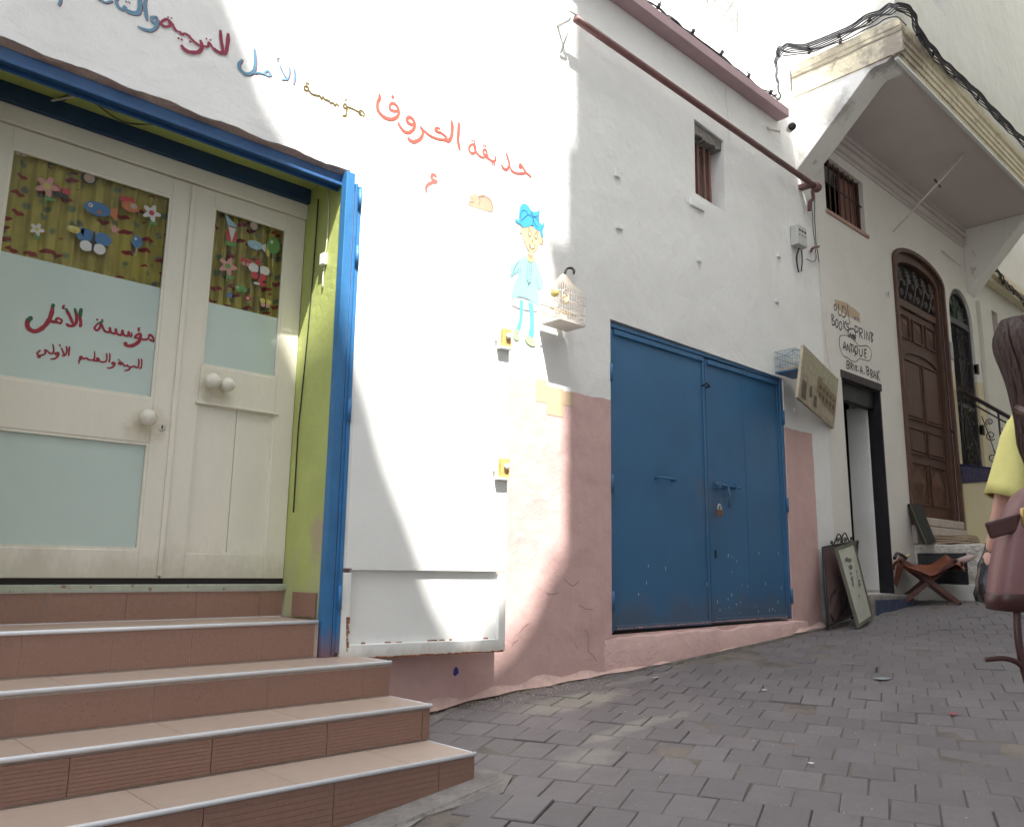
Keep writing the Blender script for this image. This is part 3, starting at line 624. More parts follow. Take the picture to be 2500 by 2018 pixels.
mural('mural_hair', [[(403, 310), (360, 288), (385, 326), (412, 337), (425, 356), (440, 366), (480, 364), (516, 345), (530, 372), (560, 391), (598, 393), (616, 346), (608, 318), (600, 345), (576, 322), (574, 280), (577, 220), (545, 236), (508, 226), (485, 190), (450, 165), (420, 176), (403, 220)], [(575, 388), (600, 396), (610, 452), (592, 455), (582, 420)]], (.05, .33, .62), 'hair_blue_paint', .0058)
mural('mural_outline', [], (.03, .05, .09), 'ink_paint', .0074, [[(408, 300), (420, 240), (450, 222), (480, 262)], [(412, 315), (440, 290), (480, 262), (520, 290), (512, 345)], [(515, 280), (540, 285), (575, 322)], [(510, 225), (505, 250), (530, 275), (570, 268)], [(520, 290), (530, 330), (560, 372)]], .004)
mural('mural_features', [], (.10, .06, .05), 'feature_paint', .0072, [ell(492, 418, 12, 27, 12)+[(504, 418)], ell(545, 440, 12, 25, 12)+[(557, 440)], [(475, 385), (488, 372), (500, 382)], [(540, 408), (555, 402), (566, 415)], [(520, 425), (517, 470), (508, 485), (522, 490)], [(487, 500), (495, 535), (512, 552), (532, 540), (538, 512)], [(488, 505), (510, 530), (537, 515)],
      [(592, 470), (604, 480), (594, 500)], [(480, 590), (500, 612), (520, 605)], [(315, 783), (350, 760), (415, 715), (405, 770)], [(410, 635), (372, 690), (345, 755)], [(475, 665), (468, 800), (500, 830), (505, 665)], [(545, 800), (560, 850), (575, 900)], [(340, 978), (400, 952), (480, 972), (568, 1032)],
      (.007, [(492, 680)]), (.007, [(492, 705)]), (.007, [(490, 735)]), (.007, [(488, 765)]), (.007, [(487, 800)]), [(455, 815), (480, 825), (475, 855), (500, 820)]], .0036)
mural('mural_eyes', [ell(492, 428, 8, 14), ell(545, 448, 8, 13)], (.30, .48, .42), 'iris_paint', .0066)
mural('mural_teeth', [[(492, 510), (500, 530), (512, 545), (528, 535), (535, 516), (512, 528)]], (.85, .85, .82), 'teeth_paint', .0066)
g = patch(G(), [(1280, 1142), (1295, 1115), (1285, 1096), (1305, 1086), (1330, 1080), (1350, 1096), (1370, 1088), (1400, 1092), (1435, 1115), (1452, 1150), (1454, 1205), (1350, 1185), (1283, 1160)], c4, wallplane, NY, .003)
kid('painted_animal', g, flat('fawn_paint', (.46, .31, .22)), school, label='fawn painted animal cut off by the open shutter')
kid('painted_animal', strokes(G(), [[(1380, 1085), (1385, 1110)], [(1352, 1100), (1362, 1130), (1352, 1165)], [(1300, 1110), (1318, 1118)], [(1283, 1135), (1310, 1142), (1320, 1128)], [(1392, 1098), (1430, 1118), (1450, 1160), (1452, 1190)], [(1350, 1096), (1375, 1100), (1395, 1090)]], c4, wallplane, .004, .0045, True, NY), flat('outline_paint', (.14, .09, .07)), school)
kid('scratch_marks', strokes(G(), [[(718, 170), (735, 220), (748, 270)], [(720, 172), (740, 188), (760, 210)]], c5, wallplane, .007, .001, True, NY), flat('pencil_grey', (.25, .24, .23)), school)
g = G().box(3.46, 3.55, -.0012, -.0005, 2.0, 2.14); g.box(3.55, 3.70, -.0016, -.0009, 1.93, 2.11); g.box(3.68, 3.79, -.0020, -.0013, 2.01, 2.10)
kid('tape_residue', g, flat('ochre_tape', (.56, .42, .28), .6), school)
kid('paint_splash', patch(G(), [(1290, 1200), (1280, 1250), (1300, 1262), (1325, 1235), (1318, 1200), (1303, 1188)], crop(700, 1250, .31679), wallplane, NY, .002), flat('ultramarine', (.03, .04, .28)), school)

cK = crop(1000, 1400, .4184); c6_ = crop(1350, 0, .34556)
g = strokes(G(), [[(1020, 320), (1045, 370), (1040, 440), (1070, 480), (1092, 512)], [(598, 425), (606, 404), (635, 385)], [(640, 345), (665, 312), (700, 288)], [(795, 112), (830, 120), (872, 108)], [(985, 180), (1030, 205), (1070, 208)], [(900, 30), (950, 70), (990, 40)], [(960, 400), (985, 440)], [(1130, 395), (1150, 430)]], cK, wallplane, .006, .0012, True, NY)
kid('crack_lines', g, flat('crack_brown', (.33, .19, .16), .9), school)
g = strokes(G(), [[(1222, 615), (1216, 680), (1228, 760), (1238, 860), (1245, 1000)], [(380, 1095), (410, 1115)], [(455, 1185), (480, 1225), (488, 1235)], [(935, 1395), (945, 1430), (1010, 1450), (1025, 1500), (1045, 1510)], [(610, 1570), (616, 1600)], [(1608, 1240), (1612, 1262)], [(1655, 1500), (1660, 1560)], [(1640, 1690), (1655, 1720)]], c6_, wallplane, .006, .0012, True, NY)
kid('crack_lines', g, flat('crack_grey', (.42, .40, .37), .9), school)

# ---- open metal shutter leaf, hinged at the blue frame, standing 10 degrees off the wall
HU = Vector((.984, -.174, 0)); HN = Vector((-.174, -.984, 0)); H0 = Vector((2.145, -.030, 0))
LM = Matrix(((HU.x, -HN.x, 0, H0.x), (HU.y, -HN.y, 0, H0.y), (0, 0, 1, 0), (0, 0, 0, 1)))   # local x along leaf, y into wall, z up
def lbox(g, x0, x1, y0, y1, z0, z1): return g.box(x0, x1, y0, y1, z0, z1, LM)
LW = .925; Lz0 = .568; Lz1 = 2.995
sh_ = kid('metal_shutter', lbox(G(), .012, LW-.012, .0, .004, .985, Lz1-.01), M['leaf'], school, .002, label='white sheet-metal shutter leaf folded back on its hinges')
g = G(); lbox(g, 0, .045, -.003, .03, Lz0, .965); lbox(g, LW-.045, LW, -.003, .03, Lz0, .965); lbox(g, .045, LW-.045, -.003, .03, Lz0, Lz0+.062)
lbox(g, 0, .012, -.001, .03, .985, Lz1); lbox(g, LW-.012, LW, -.001, .03, .985, Lz1); lbox(g, .012, LW-.012, -.001, .03, Lz1-.01, Lz1)
kid('shutter_frame', g, M['leaf'], sh_, .003)
kid('kick_panel', lbox(G(), .045, LW-.045, .024, .028, Lz0+.06, .99), M['leaf'], sh_)
g = G(); lbox(g, .044, LW-.044, -.002, .023, .978, .9845)
kid('drip_fold', g, M['leaf'], sh_, .004)
g = G()
for k in range(46):
    x = .01+k*(LW-.02)/46; lbox(g, x, x+.018, -.0042, .031, Lz0-.004, Lz0+random.uniform(.001, .006))
for k in range(10):
    z = .60+k*.016+random.uniform(0, .004); lbox(g, .036-.001*k, .040+random.uniform(0, .008), -.0040, -.0031, z, z+.015)
for k in range(8):
    x = .1+random.random()*(LW-.2); lbox(g, x, x+random.uniform(.01, .035), .020, .0235, Lz0+.0625, Lz0+.0625+random.uniform(.003, .008))
kid('rust_edge', g, M['rust'], sh_)
g = G(); lbox(g, -.020, -.003, -.006, .026, .60, 2.93)
kid('hinge_stile', g, M['framebl'], sh_)
for z in (2.86, 2.55, 1.75, .85):
    kid('hinge', G().tube([LM @ Vector((-.012, -.010, z-.055)), LM @ Vector((-.012, -.010, z+.055))], .010, 10), M['framebl'], sh_)
for i, (z, rust_) in enumerate(((2.262, 0), (1.530, 1))):
    lm = mat('latch_ochre', (.60, .37, .12) if 1 else 0, .7, .3, 40, .4, .003, 80)
    kid('latch_block', lbox(G(), LW-.062, LW-.006, -.032, -.001, z-.052, z+.055), lm, sh_, .003, label='upper ochre lock block' if i == 0 else 'lower ochre lock block')
    g = G(); lbox(g, LW-.085, LW-.0, -.040, -.001, z-.064, z-.0525); kid('latch_shelf', g, M['leaf'], sh_, .002)
    c_ = LM @ Vector((LW-.030, -.032, z+.01))
    kid('lock_barrel', G().lathe([(0, .016), (.016, .016), (.018, .013), (.020, .002)], c_, HN, 16), M['grey'], sh_)
    kid('latch_stub', lbox(G(), LW-.100, LW-.082, -.020, -.001, z-.02, z+.03), M['leaf'], sh_, .003)

# ---- threshold and hidden room
kid('threshold_bar', G().box(.463, 2.077, .385, .445, .872, .902), mat('peeling_green_steel', (.42, .45, .36), .6, .15, 12, .4, .004, 50, spots=(.24, .12, .08), spot_t=.60), school, .003)
kid('threshold_gap', G().box(.463, 2.077, .425, .445, .903, .93), M['dark'], school)

# ---- small things on the reveal
sw = thing('junction_box', 'small white junction box on the green door reveal with its drop cable', 'switch box', tuple(at(795, 636, 0, 2.078)))
p0 = at(795, 636, 0, 2.078)
kid('box', G().box(2.052, 2.077, p0.y-.022, p0.y+.022, p0.z-.03, p0.z+.035), flat('white_plastic', (.80, .79, .76), .35), sw, .005)
kid('cable', G().tube(curve([p0+Vector((-.006, 0, -.03)), p0+Vector((-.008, .003, -.09)), p0+Vector((-.006, .006, -.15))]), .004, 7), M['cream2'], sw)
kid('cable', G().tube(curve([p0+Vector((-.006, -.005, .035)), p0+Vector((-.010, -.02, .12)), p0+Vector((-.006, -.01, .3)), p0+Vector((-.006, .02, .42))]), .0035, 7), M['cream2'], sw)
bk = thing('thin_cable', 'thin black cable running down the green reveal beside the right door leaf', 'cable', tuple(at(777, 486, 0, 2.072)), 'cables fixed along the house fronts')
kid('strand', G().tube(curve([at(x, y, 0, 2.072) for x, y in ((777, 486), (768, 620), (756, 763), (748, 851), (738, 950), (728, 1048), (722, 1150), (716, 1250))]), .0035, 6), flat('cable_black', (.02, .02, .02)), bk)
cb = thing('soffit_cable', 'thin slack cables strung under the green lintel soffit', 'cable', (1.2, .2, 2.96))
def on_y(px, py, y): return at(px, py, 1, y)
g = G()
soff = lambda px, py: at(px, py, 2, 3.034)
g.tube(curve([soff(0, 300), soff(90, 308), soff(185, 236)+Vector((0, 0, .008)), soff(300, 298), soff(405, 312)+Vector((0, 0, .01)), soff(500, 345), soff(620, 380)+Vector((0, 0, .01)), soff(760, 430), soff(800, 440)+Vector((0, 0, .012))], 8), .0035, 6)
g.tube(curve([soff(0, 215), soff(50, 250), soff(100, 250), soff(150, 238), soff(185, 234)+Vector((0, 0, .008)), soff(260, 265), soff(405, 311)+Vector((0, 0, .01)), soff(540, 352), soff(700, 405)], 8), .003, 6)
kid('strand', g, mat('olive_cable', (.13, .13, .06), .6, .2, 20, .1, .001, 60), cb)
kid('strand', G().tube(curve([soff(-60, 190), soff(0, 218)+Vector((0, 0, -.03)), soff(60, 250)+Vector((0, 0, -.04)), soff(120, 243)+Vector((0, 0, -.01)), soff(180, 236)]), .0055, 8), M['cream2'], cb)

# ---- little barred window
g = plate([(5.18, 3.88), (5.70, 3.86), (5.70, 4.62), (5.20, 4.64)], [[(5.262, 3.96), (5.62, 3.935), (5.62, 4.50), (5.262, 4.52)]], .13, .17)
wn = kid('barred_window', g, flat('recess_plaster', (.60, .59, .56), .9), school)
for x in (5.30, 5.41, 5.50, 5.58):
    kid('bar', G().box(x-.012, x+.012, .085, .11, 3.93, 4.54), M['woodbar'], wn, .003)
kid('window_back', G().box(5.2, 5.68, .30, .32, 3.85, 4.65), M['dark'], wn)
g = G()
for k in range(9):
    x = 5.245+k*.046; g.box(x, x+.046, .02, .129, 4.50+random.uniform(-.02, .01)-.003*k, 4.585)
kid('concrete_lintel', g, M['cement'], wn, .006)
# plaster flaws around it: little stubs and ledges standing proud of the wall
for (px, py, w_, h_) in ((1510, 555, .035, .02), (1505, 425, .03, .03), (1705, 635, .03, .02), (1700, 500, .10, .035), (1895, 735, .03, .02), (1900, 625, .03, .02), (1940, 1000, .02, .02)):
    q = at(px, py, 1, 0)
    kid('plaster_stub', G().box(q.x-w_, q.x+w_, -.018, .0, q.z-h_, q.z+h_), M['wallA'], school, .010)

# ---- blue garage doors
GD = kid('garage_door', (lambda g: (g.box(4.15, 4.185, .01, .05, .60, 2.66), g.box(6.43, 6.472, .01, .05, .62, 2.64), g.box(4.185, 6.43, .01, .05, 2.625, 2.655), g)[3])(G()), M['blue'], school, .004, label='wide blue sheet-steel double door')
def leafdoor(x0, x1, z0, z1, lab, seams):
    p = kid('door_leaf', G().box(x0, x1, .030, .034, z0, z1), M['blue'], GD, label=lab)
    return p
kid('door_gap', G().box(5.306, 5.318, .036, .040, .60, 2.64), M['dark'], GD)
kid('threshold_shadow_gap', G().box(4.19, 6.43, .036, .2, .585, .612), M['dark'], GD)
la = leafdoor(4.188, 5.308, .612, 2.618, 'wider left steel sheet', 0)
lb = leafdoor(5.316, 6.428, .624, 2.612, 'right steel sheet with bolt', 0)
g = G(); t = .030
g.box(4.188, 4.188+t, .021, .029, .612, 2.618); g.box(5.308-t, 5.308, .021, .029, .612, 2.618); g.box(4.188+t, 5.308-t, .012, .029, 2.618-t*1.2, 2.618); g.box(4.188+t, 5.308-t, .012, .029, .612, .612+t)
kid('leaf_border', g, M['blue'], GD, .003)
g = G(); g.box(5.316, 5.316+t, .021, .029, .624, 2.612); g.box(6.428-t, 6.428, .021, .029, .624, 2.612); g.box(5.316+t, 6.428-t, .012, .029, 2.612-t*1.2, 2.612); g.box(5.316+t, 6.428-t, .012, .029, .624, .624+t)
g.box(5.858, 5.868, .0262, .0298, .654, 2.575)
kid('leaf_border', g, M['blue'], GD, .003)
q = at(1628, 1168, 1, 0); kid('pull_handle', G().tube([q+Vector((-.095, .028, .0)), q+Vector((-.09, -.02, .0)), q+Vector((.09, -.02, -.004)), q+Vector((.095, .028, -.004))], .008, 8), M['blue'], GD)
q = at(1768, 1188, 1, 0)
g = G().tube([q+Vector((-.13, -.012, .012)), q+Vector((.20, -.012, .005))], .011, 10); g.tube([q+Vector((.02, -.012, .005)), q+Vector((.03, -.03, -.05)), q+Vector((.03, -.02, -.16))], .009, 8)
for dx in (-.09, .02, .14): g.box(q.x+dx-.014, q.x+dx+.014, -.026, .028, q.z-.012, q.z+.030)
kid('slide_bolt', g, M['blue'], GD, 0)
q = at(1724, 943, 1, 0); kid('latch_loop', G().tube([q+Vector((-.03, .02, 0)), q+Vector((-.02, -.02, .02)), q+Vector((.02, -.02, .0)), q+Vector((.03, .02, 0))], .007, 8), M['iron'], GD)
for z in (2.30, 1.55, .80):
    kid('hinge', G().tube([(4.170, .0, z-.06), (4.170, .0, z+.06)], .012, 8), M['blue'], GD); kid('hinge', G().tube([(6.45, .0, z-.06), (6.45, .0, z+.06)], .012, 8), M['blue'], GD)
q = at(1755, 1352, 1, 0); kid('keyhole_slot', G().box(q.x-.010, q.x+.010, .026, .0295, q.z-.03, q.z+.03), M['dark'], GD)
g = G()   # paint chips near the foot of the doors
for k in range(30):
    x = random.choice([random.uniform(4.3, 6.35), random.uniform(5.4, 6.35)]); z = .68+random.random()**2*.55
    g.box(x, x+random.uniform(.004, .010), .0292, .0298, z, z+random.uniform(.008, .028))
kid('paint_chips', g, flat('chip_pale', (.45, .52, .50)), GD, kind='stuff')
g = G()
for k in range(60):
    x = 4.22+k*.036; g.box(x, x+random.uniform(.02, .036), .0105, .0118, .618+(x-4.2)*.006+random.uniform(0, .004), .624+(x-4.2)*.006+random.uniform(0, .004))
kid('pink_overpaint', g, flat('pink_smear', (.52, .30, .28)), GD, kind='stuff')
pl = thing('padlock', 'rusty brown padlock hanging below the bolt of the blue door', 'padlock', tuple(at(1757, 1250, 1, -.03)))
q = at(1757, 1250, 1, -.03)
kid('body', G().box(q.x-.028, q.x+.028, -.042, -.016, q.z-.028, q.z+.020), mat('padlock_brown', (.20, .09, .06), .5, .3, 40, .2, .002, 60), pl, .006)
kid('shackle', G().tube(curve([q+Vector((-.018, 0, .018)), q+Vector((-.018, 0, .045)), q+Vector((0, 0, .060)), q+Vector((.018, 0, .045)), q+Vector((.018, 0, .018))]), .005, 8), M['grey'], pl)
# pink sill / plinth under the doors
g = G(); n_ = 30
for i in range(n_+1):
    x = 4.08+i*(2.62/n_); zt = .575+.012*(x-4.1)+.004*math.sin(i*1.9)-(.018 if 14 < i < 18 else 0); y = -.030*min(1, i/7, (n_-i)/5)**.8+.004*math.sin(i*2.3)
    g.v += [Vector((x, .25, zt)), Vector((x, y+.012, zt-.002)), Vector((x, y, zt-.018)), Vector((x, y-.010*min(1, i/7, (n_-i)/5), ground(x, 0)-.03))]
for i in range(n_):
    for k in range(3): g.f.append((i*4+k, i*4+4+k, i*4+5+k, i*4+k+1)); g.sm.append(True)
kid('door_sill', g, mat('pink_sill', (.64, .435, .405), .8, .12, 6, .7, .010, 30), school)
# rounded pink foot fillet along the wall base
g = G(); n_ = 60
for i in range(n_+1):
    x = 2.30+i*(4.66/n_); z = ground(x, 0)
    a = .030+.012*math.sin(i*1.3)+.008*math.sin(i*.5)
    g.v += [Vector((x, -.001, z+a*1.3)), Vector((x, -a*.4, z+a*.5)), Vector((x, -a*1.2, z+.004))]
for i in range(n_):
    for k in range(2): g.f.append((i*3+k, i*3+3+k, i*3+4+k, i*3+k+1)); g.sm.append(True)
kid('wall_foot', g, mat('pink_foot', (.66, .47, .42), .85, .2, 12, .8, .008, 40), school)

# ------------------------------------------------------------------ steps
steps = thing('entrance_steps', 'terracotta tiled entrance steps with white nosings rising to the school door', 'steps', (1.2, -.5, .3))
TZ = [(.745, 0.0, .42, 2.045), (.578, -.316, .0, 2.245), (.430, -.621, -.316, 2.245), (.290, -.930, -.621, 2.228)]
g = G(); g.box(.3, 2.05, .0035, .445, .2, .737); g.box(-1.6, 2.238, -.3125, .003, -.3, .570); g.box(-1.6, 2.238, -.6115, -.3125, -.4, .422); g.box(-1.6, 2.221, -.9175, -.6115, -.5, .282)
kid('step_core', g, M['grout'], steps)
def tiles(name, m, g0, g1, pitch, off, make, par, bevel=.0012):
    x = off
    while x < g1:
        a = max(x, g0); b_ = min(x+pitch-.0025, g1)
        if b_-a > .02: kid(name, make(a, b_), m, par, bevel)
        x += pitch
ribm = M['riser']
def ribbed(a, b_, y, z0, z1):
    g = G(); n_ = 9; h = (z1-z0)/n_
    for k in range(n_): g.box(a, b_, y-.0085-(0 if k % 3 else .0006), y, z0+k*h+.0007, z0+(k+1)*h-.0007)
    g.box(a, b_, y-.0072, y+.004, z0, z1); return g
for i, (z, yf, yb, xr) in enumerate(TZ):
    tiles('tread_tile', M['tread'], -1.6 if i else .46, xr-.012, .45, (.16, .02, -.14, .12)[i]-1.8 if i else .16, lambda a, b_, z=z, yf=yf, yb=yb: G().box(a, b_, yf+.014, yb-(.010 if i else 0), z-.009, z+.0), steps)
    kid('nosing_strip', G().tube([(-1.6 if i else .46, yf+.003, z-.005), (xr, yf+.003, z-.005)], .0085, 10), M['nosing'], steps)
    if i: kid('edge_strip', G().tube([(xr, yf+.003, z-.005), (xr, yb, z-.005)], .005, 8), M['nosing'], steps)
rz = [(.745, .581, 0), (.568, .432, -.316), (.420, .292, -.621)]
for i, (z1, z0, y) in enumerate(rz):
    xr = 2.03 if i == 0 else 2.238; o_ = (.05, .30, .10)[i]-2.25
    if i < 2: tiles('riser_tile', M['riser'], -1.6 if i else .46, xr, .315 if i == 0 else .45, (.195-.63 if i == 0 else o_), lambda a, b_, z0=z0, z1=z1, y=y: G().box(a, b_, y+.001, y+.012, z0+.002, z1-.012), steps)
    else: tiles('riser_tile', ribm, -1.6, xr, .45, .10-2.25+.3, lambda a, b_, z0=z0, z1=z1, y=y: ribbed(a, b_, y+.011, z0+.002, z1-.012), steps, 0)
tiles('riser_tile', ribm, -1.6, 2.222, .45, -2.25+.25, lambda a, b_: ribbed(a, b_, -.919, -.10 if a < 1 else .10, .276), steps, 0)
tiles('riser_tile', M['riser'], .463, 2.064, .315, .05, lambda a, b_: G().box(a, b_, .392, .402, .748, .870), steps)
kid('skirting_tile', G().box(2.066, 2.077, .075, .300, .752, .868), M['riser'], steps, .001)
for i, (z1, z0, y0, y1, x) in enumerate(((.568, .432, -.300, -.012, 2.246), (.420, .292, -.605, -.316, 2.246), (.280, .16, -.915, -.621, 2.229))):
    kid('side_tile', G().box(x-.010, x, y0, y1, z0-.08, z1-.004), M['riser'], steps)

# ------------------------------------------------------------------ bay building
bay = thing('bay_building', 'cream building with jutting upper storey over arched brown door and shop', 'building', (9, 0, .6))
SHOP = [(7.63, .80), (8.465, .80), (8.475, 2.91), (7.60, 2.91)]
BWIN = [(7.50, 4.56), (8.39, 4.535), (8.39, 5.13), (7.50, 5.15)]
BD = arch(9.06, 10.49, 1.36, 4.45, 4.665)
D2 = arch(10.70, 11.50, 2.17, 4.22, 4.60)
outer = [(7.26, .2), (11.72, .2), (11.72, 5.60), (7.26, 5.60)]
kid('facade_wall', plate(outer, [SHOP, BWIN, BD, D2], 0, .34), M['wallB'], bay)
# upper storey (its left face catches the sun)
g = G().box(6.935, 11.72, .02, 6.0, 5.60, 13.0); g.box(6.935, 7.258, .46, 6.0, 5.0, 5.598)
kid('side_wall', g, M['white'], bay)
UW = [(7.55, 6.55), (8.26, 6.55), (8.26, 7.9), (7.55, 7.9)]
kid('upper_storey', plate([(6.935, 5.84), (11.72, 5.84), (11.72, 13), (6.935, 13)], [UW], -1.0, -.7), M['wallC'], bay)
kid('upper_side', G().box(6.936, 7.2, -.699, .019, 5.84, 13.0), M['white'], bay)
kid('upper_window', (lambda g: (rails(g, 7.57, 8.24, 6.57, 7.88, 7.62, 8.19, [(6.63, 7.82)], -.82, -.78), g.box(7.62, 8.19, -.79, -.785, 6.63, 7.82), g)[2])(G()), mat('mauve_shutter', (.30, .20, .23), .6), bay)
# slab, cornice with stepped mouldings
kid('bay_soffit', G().box(6.95, 11.70, -.95, -.002, 5.515, 5.60), M['soffit'], bay)
prof = [(-.945, 5.505), (-.985, 5.505), (-.985, 5.545), (-1.000, 5.548), (-1.000, 5.60), (-1.012, 5.604), (-1.012, 5.655), (-1.024, 5.66), (-1.024, 5.712), (-1.045, 5.73), (-1.055, 5.76), (-1.055, 5.80), (-1.03, 5.838), (-.945, 5.838)]
kid('cornice', (lambda g: g.prism(prof, lambda u, v, d: Vector((d, u, v)), 6.925, 11.73))(G()), M['weather'], bay)
kid('soffit_edge', G().box(6.97, 11.70, -.984, -.951, 5.478, 5.5045), flat('white_edge', (.76, .77, .74)), bay)
# side cornice: yellowish band along the left face
prof2 = [(6.95, 5.512), (6.919, 5.512), (6.919, 5.755), (6.910, 5.76), (6.905, 5.80), (6.912, 5.838), (6.95, 5.838)]
kid('side_cornice', (lambda g: g.prism(prof2, lambda u, v, d: Vector((u, d, v)), -1.045, -.003))(G()), M['weather'], bay)
g = G(); g.prism([(6.93, 5.70), (6.917, 5.705), (6.917, 5.722), (6.93, 5.727)], lambda u, v, d: Vector((u-.004, d, v)), -1.04, -.004)
kid('groove_strip', g, mat('grime', (.25, .22, .17), .9, .3, 8, .5, .01, 30), bay)
# triangular brackets
def brk(x0, x1, zb, name='bracket'):
    poly = [(-.001, 5.511), (-.94, 5.511), (-.90, 5.475), (-.775, 5.475), (-.74, 5.455), (-.001, zb)]
    kid(name, (lambda g: g.prism(poly, lambda u, v, d: Vector((d, u, v)), x0, x1))(G()), M['bracket'], bay, .006)
brk(6.935, 7.235, 4.765); brk(11.43, 11.70, 4.62)
g = G()
for k, (y, z, h) in enumerate(((-.050, 5.46, .055), (-.036, 5.42, .04), (-.060, 5.375, .03), (-.030, 5.33, .045), (-.045, 5.285, .03), (-.018, 5.245, .04))):
    g.box(7.236, 11.43, y, -.001, z, z+h)
kid('wall_moulding', g, M['soffit'], bay, .004)
# barred bay window
bw = kid('grille_window', (lambda g: (rails(g, 7.50, 8.39, 4.55, 5.14, 7.53, 8.36, [(4.58, 5.11)], .05, .08), g)[1])(G()), M['wood'], bay)
for k in range(8):
    x = 7.56+k*.112; kid('bar', G().tube([(x, .035, 4.55), (x, .035, 5.15)], .007, 6), mat('rusty_bar', (.12, .07, .055), .7, .3, 30, .3, .002, 60), bw)
kid('bar', G().tube([(7.49, .028, 4.87), (8.40, .028, 4.86)], .008, 6), M['iron'], bw)
kid('shutter_board', G().box(8.02, 8.36, .09, .11, 4.58, 5.10), M['woodbar'], bw)
kid('window_back', G().box(7.45, 8.45, .26, .28, 4.5, 5.2), M['dark'], bw)
kid('window_sill', G().box(7.48, 8.44, -.018, .03, 4.505, 4.545), mat('pinkish_sill', (.46, .30, .24), .9, .2, 20, .6, .006, 40), bay, .006)
# painted words round the shop door
cE = crop(1850, 550, .28798); cB = crop(2040, 880, .06044)
words = [[(655, 665), (645, 690), (655, 720), (668, 702), (658, 668)], [(683, 665), (685, 755), (705, 762)], [(718, 680), (712, 768), (740, 772), (748, 722), (718, 680)], [(757, 675), (768, 770)], [(770, 775), (781, 835)],
         [(625, 750), (630, 845)], [(626, 752), (644, 775), (630, 797), (652, 820), (648, 842), (630, 845)], ell(668, 832, 11, 34, 12)+[(679, 832)], ell(700, 852, 12, 34, 12)+[(712, 852)], [(725, 805), (730, 878)], [(750, 812), (730, 845), (747, 888)], [(772, 838), (754, 834), (754, 856), (770, 866), (766, 890), (750, 885)],
         [(822, 850), (828, 960)], [(822, 850), (848, 868), (846, 900), (827, 905)], [(862, 868), (863, 955)], [(862, 868), (886, 885), (880, 912), (864, 912), (888, 962)], [(903, 888), (904, 966)], [(920, 972), (922, 900), (944, 976), (946, 908)], [(948, 905), (978, 922)], [(962, 915), (961, 985)], [(976, 928), (962, 948), (974, 968), (964, 992)],
         [(770, 950), (764, 900), (785, 876), (815, 885), (828, 930), (822, 975)], [(775, 945), (783, 912), (795, 952)], [(778, 932), (792, 936)], [(797, 955), (799, 918), (808, 958), (810, 922)], [(815, 928), (814, 962), (823, 950), (815, 928)],
         (.011, [(700, 935), (745, 932), (790, 955), (830, 990), (860, 1022), (920, 1020), (955, 1052), (962, 1100), (946, 1146), (900, 1140), (860, 1130), (830, 1156), (790, 1145), (760, 1122), (728, 1108), (702, 1060), (690, 1000), (692, 950), (700, 935)]),
         [(722, 1050), (735, 985), (747, 1062)], [(727, 1028), (743, 1032)], [(756, 1062), (758, 1005), (778, 1078), (779, 1015)], [(778, 1003), (810, 1020)], [(793, 1013), (795, 1082)], [(810, 1030), (810, 1078)], ell(832, 1058, 13, 34, 12)+[(845, 1058)], [(830, 1062), (820, 1112)], [(858, 1045), (862, 1100), (880, 1106), (885, 1050)], [(905, 1050), (905, 1115), (918, 1120)], [(905, 1050), (919, 1055)], [(905, 1083), (917, 1086)]]
brik = [[(450, 5), (440, 160), (445, 320)], [(450, 5), (545, 60), (545, 140), (460, 180), (545, 220), (530, 310), (445, 320)], [(605, 90), (600, 360)], [(605, 90), (665, 130), (660, 220), (615, 245), (690, 390)], [(720, 150), (745, 410)], [(790, 165), (820, 470)], [(870, 215), (815, 280), (875, 430)], [(895, 410), (925, 412)],
        [(985, 520), (1020, 200), (1085, 550)], [(1000, 415), (1065, 425)], [(1125, 490), (1165, 512)], [(1225, 230), (1240, 400), (1265, 570)], [(1225, 230), (1310, 290), (1320, 380), (1245, 415), (1335, 450), (1330, 560), (1265, 575)], [(1390, 350), (1425, 720)], [(1390, 350), (1470, 420), (1475, 510), (1420, 545), (1510, 700)],
        [(1530, 700), (1545, 400), (1640, 750)], [(1550, 590), (1605, 600)], [(1650, 400), (1690, 830)], [(1755, 410), (1680, 560), (1795, 850)]]
g = strokes(G(), words, cE, wallplane, .020, .0012, False, NY, 3); strokes(g, brik, cB, wallplane, .019, .0012, False, NY, 2)
kid('painted_lettering', g, flat('dark_marker_paint', (.045, .03, .04)), bay, label='hand lettered OLD BOOKS PRINTS AND ANTIQUE BRIK-A-BRAK')
g = G(); patch(g, [(650, 625), (655, 690), (765, 775), (805, 790), (800, 700), (760, 660)], cE, wallplane, NY, .0006)
patch(g, [(800, 690), (800, 790), (868, 830), (862, 745)], cE, wallplane, NY, .0008)
kid('tape_residue', g, flat('brown_tape', (.56, .42, .30), .7), bay)
kid('violet_marks', strokes(G(), [[(812, 775), (830, 800)], [(815, 800), (835, 775)], [(840, 780), (845, 805), (855, 785)], [(1085, 560), (1095, 610)], [(1100, 590), (1108, 560)], [(1108, 575), (1112, 615)]], cE, wallplane, .012, .002, False, NY), flat('violet_paint', (.06, .04, .28)), bay)
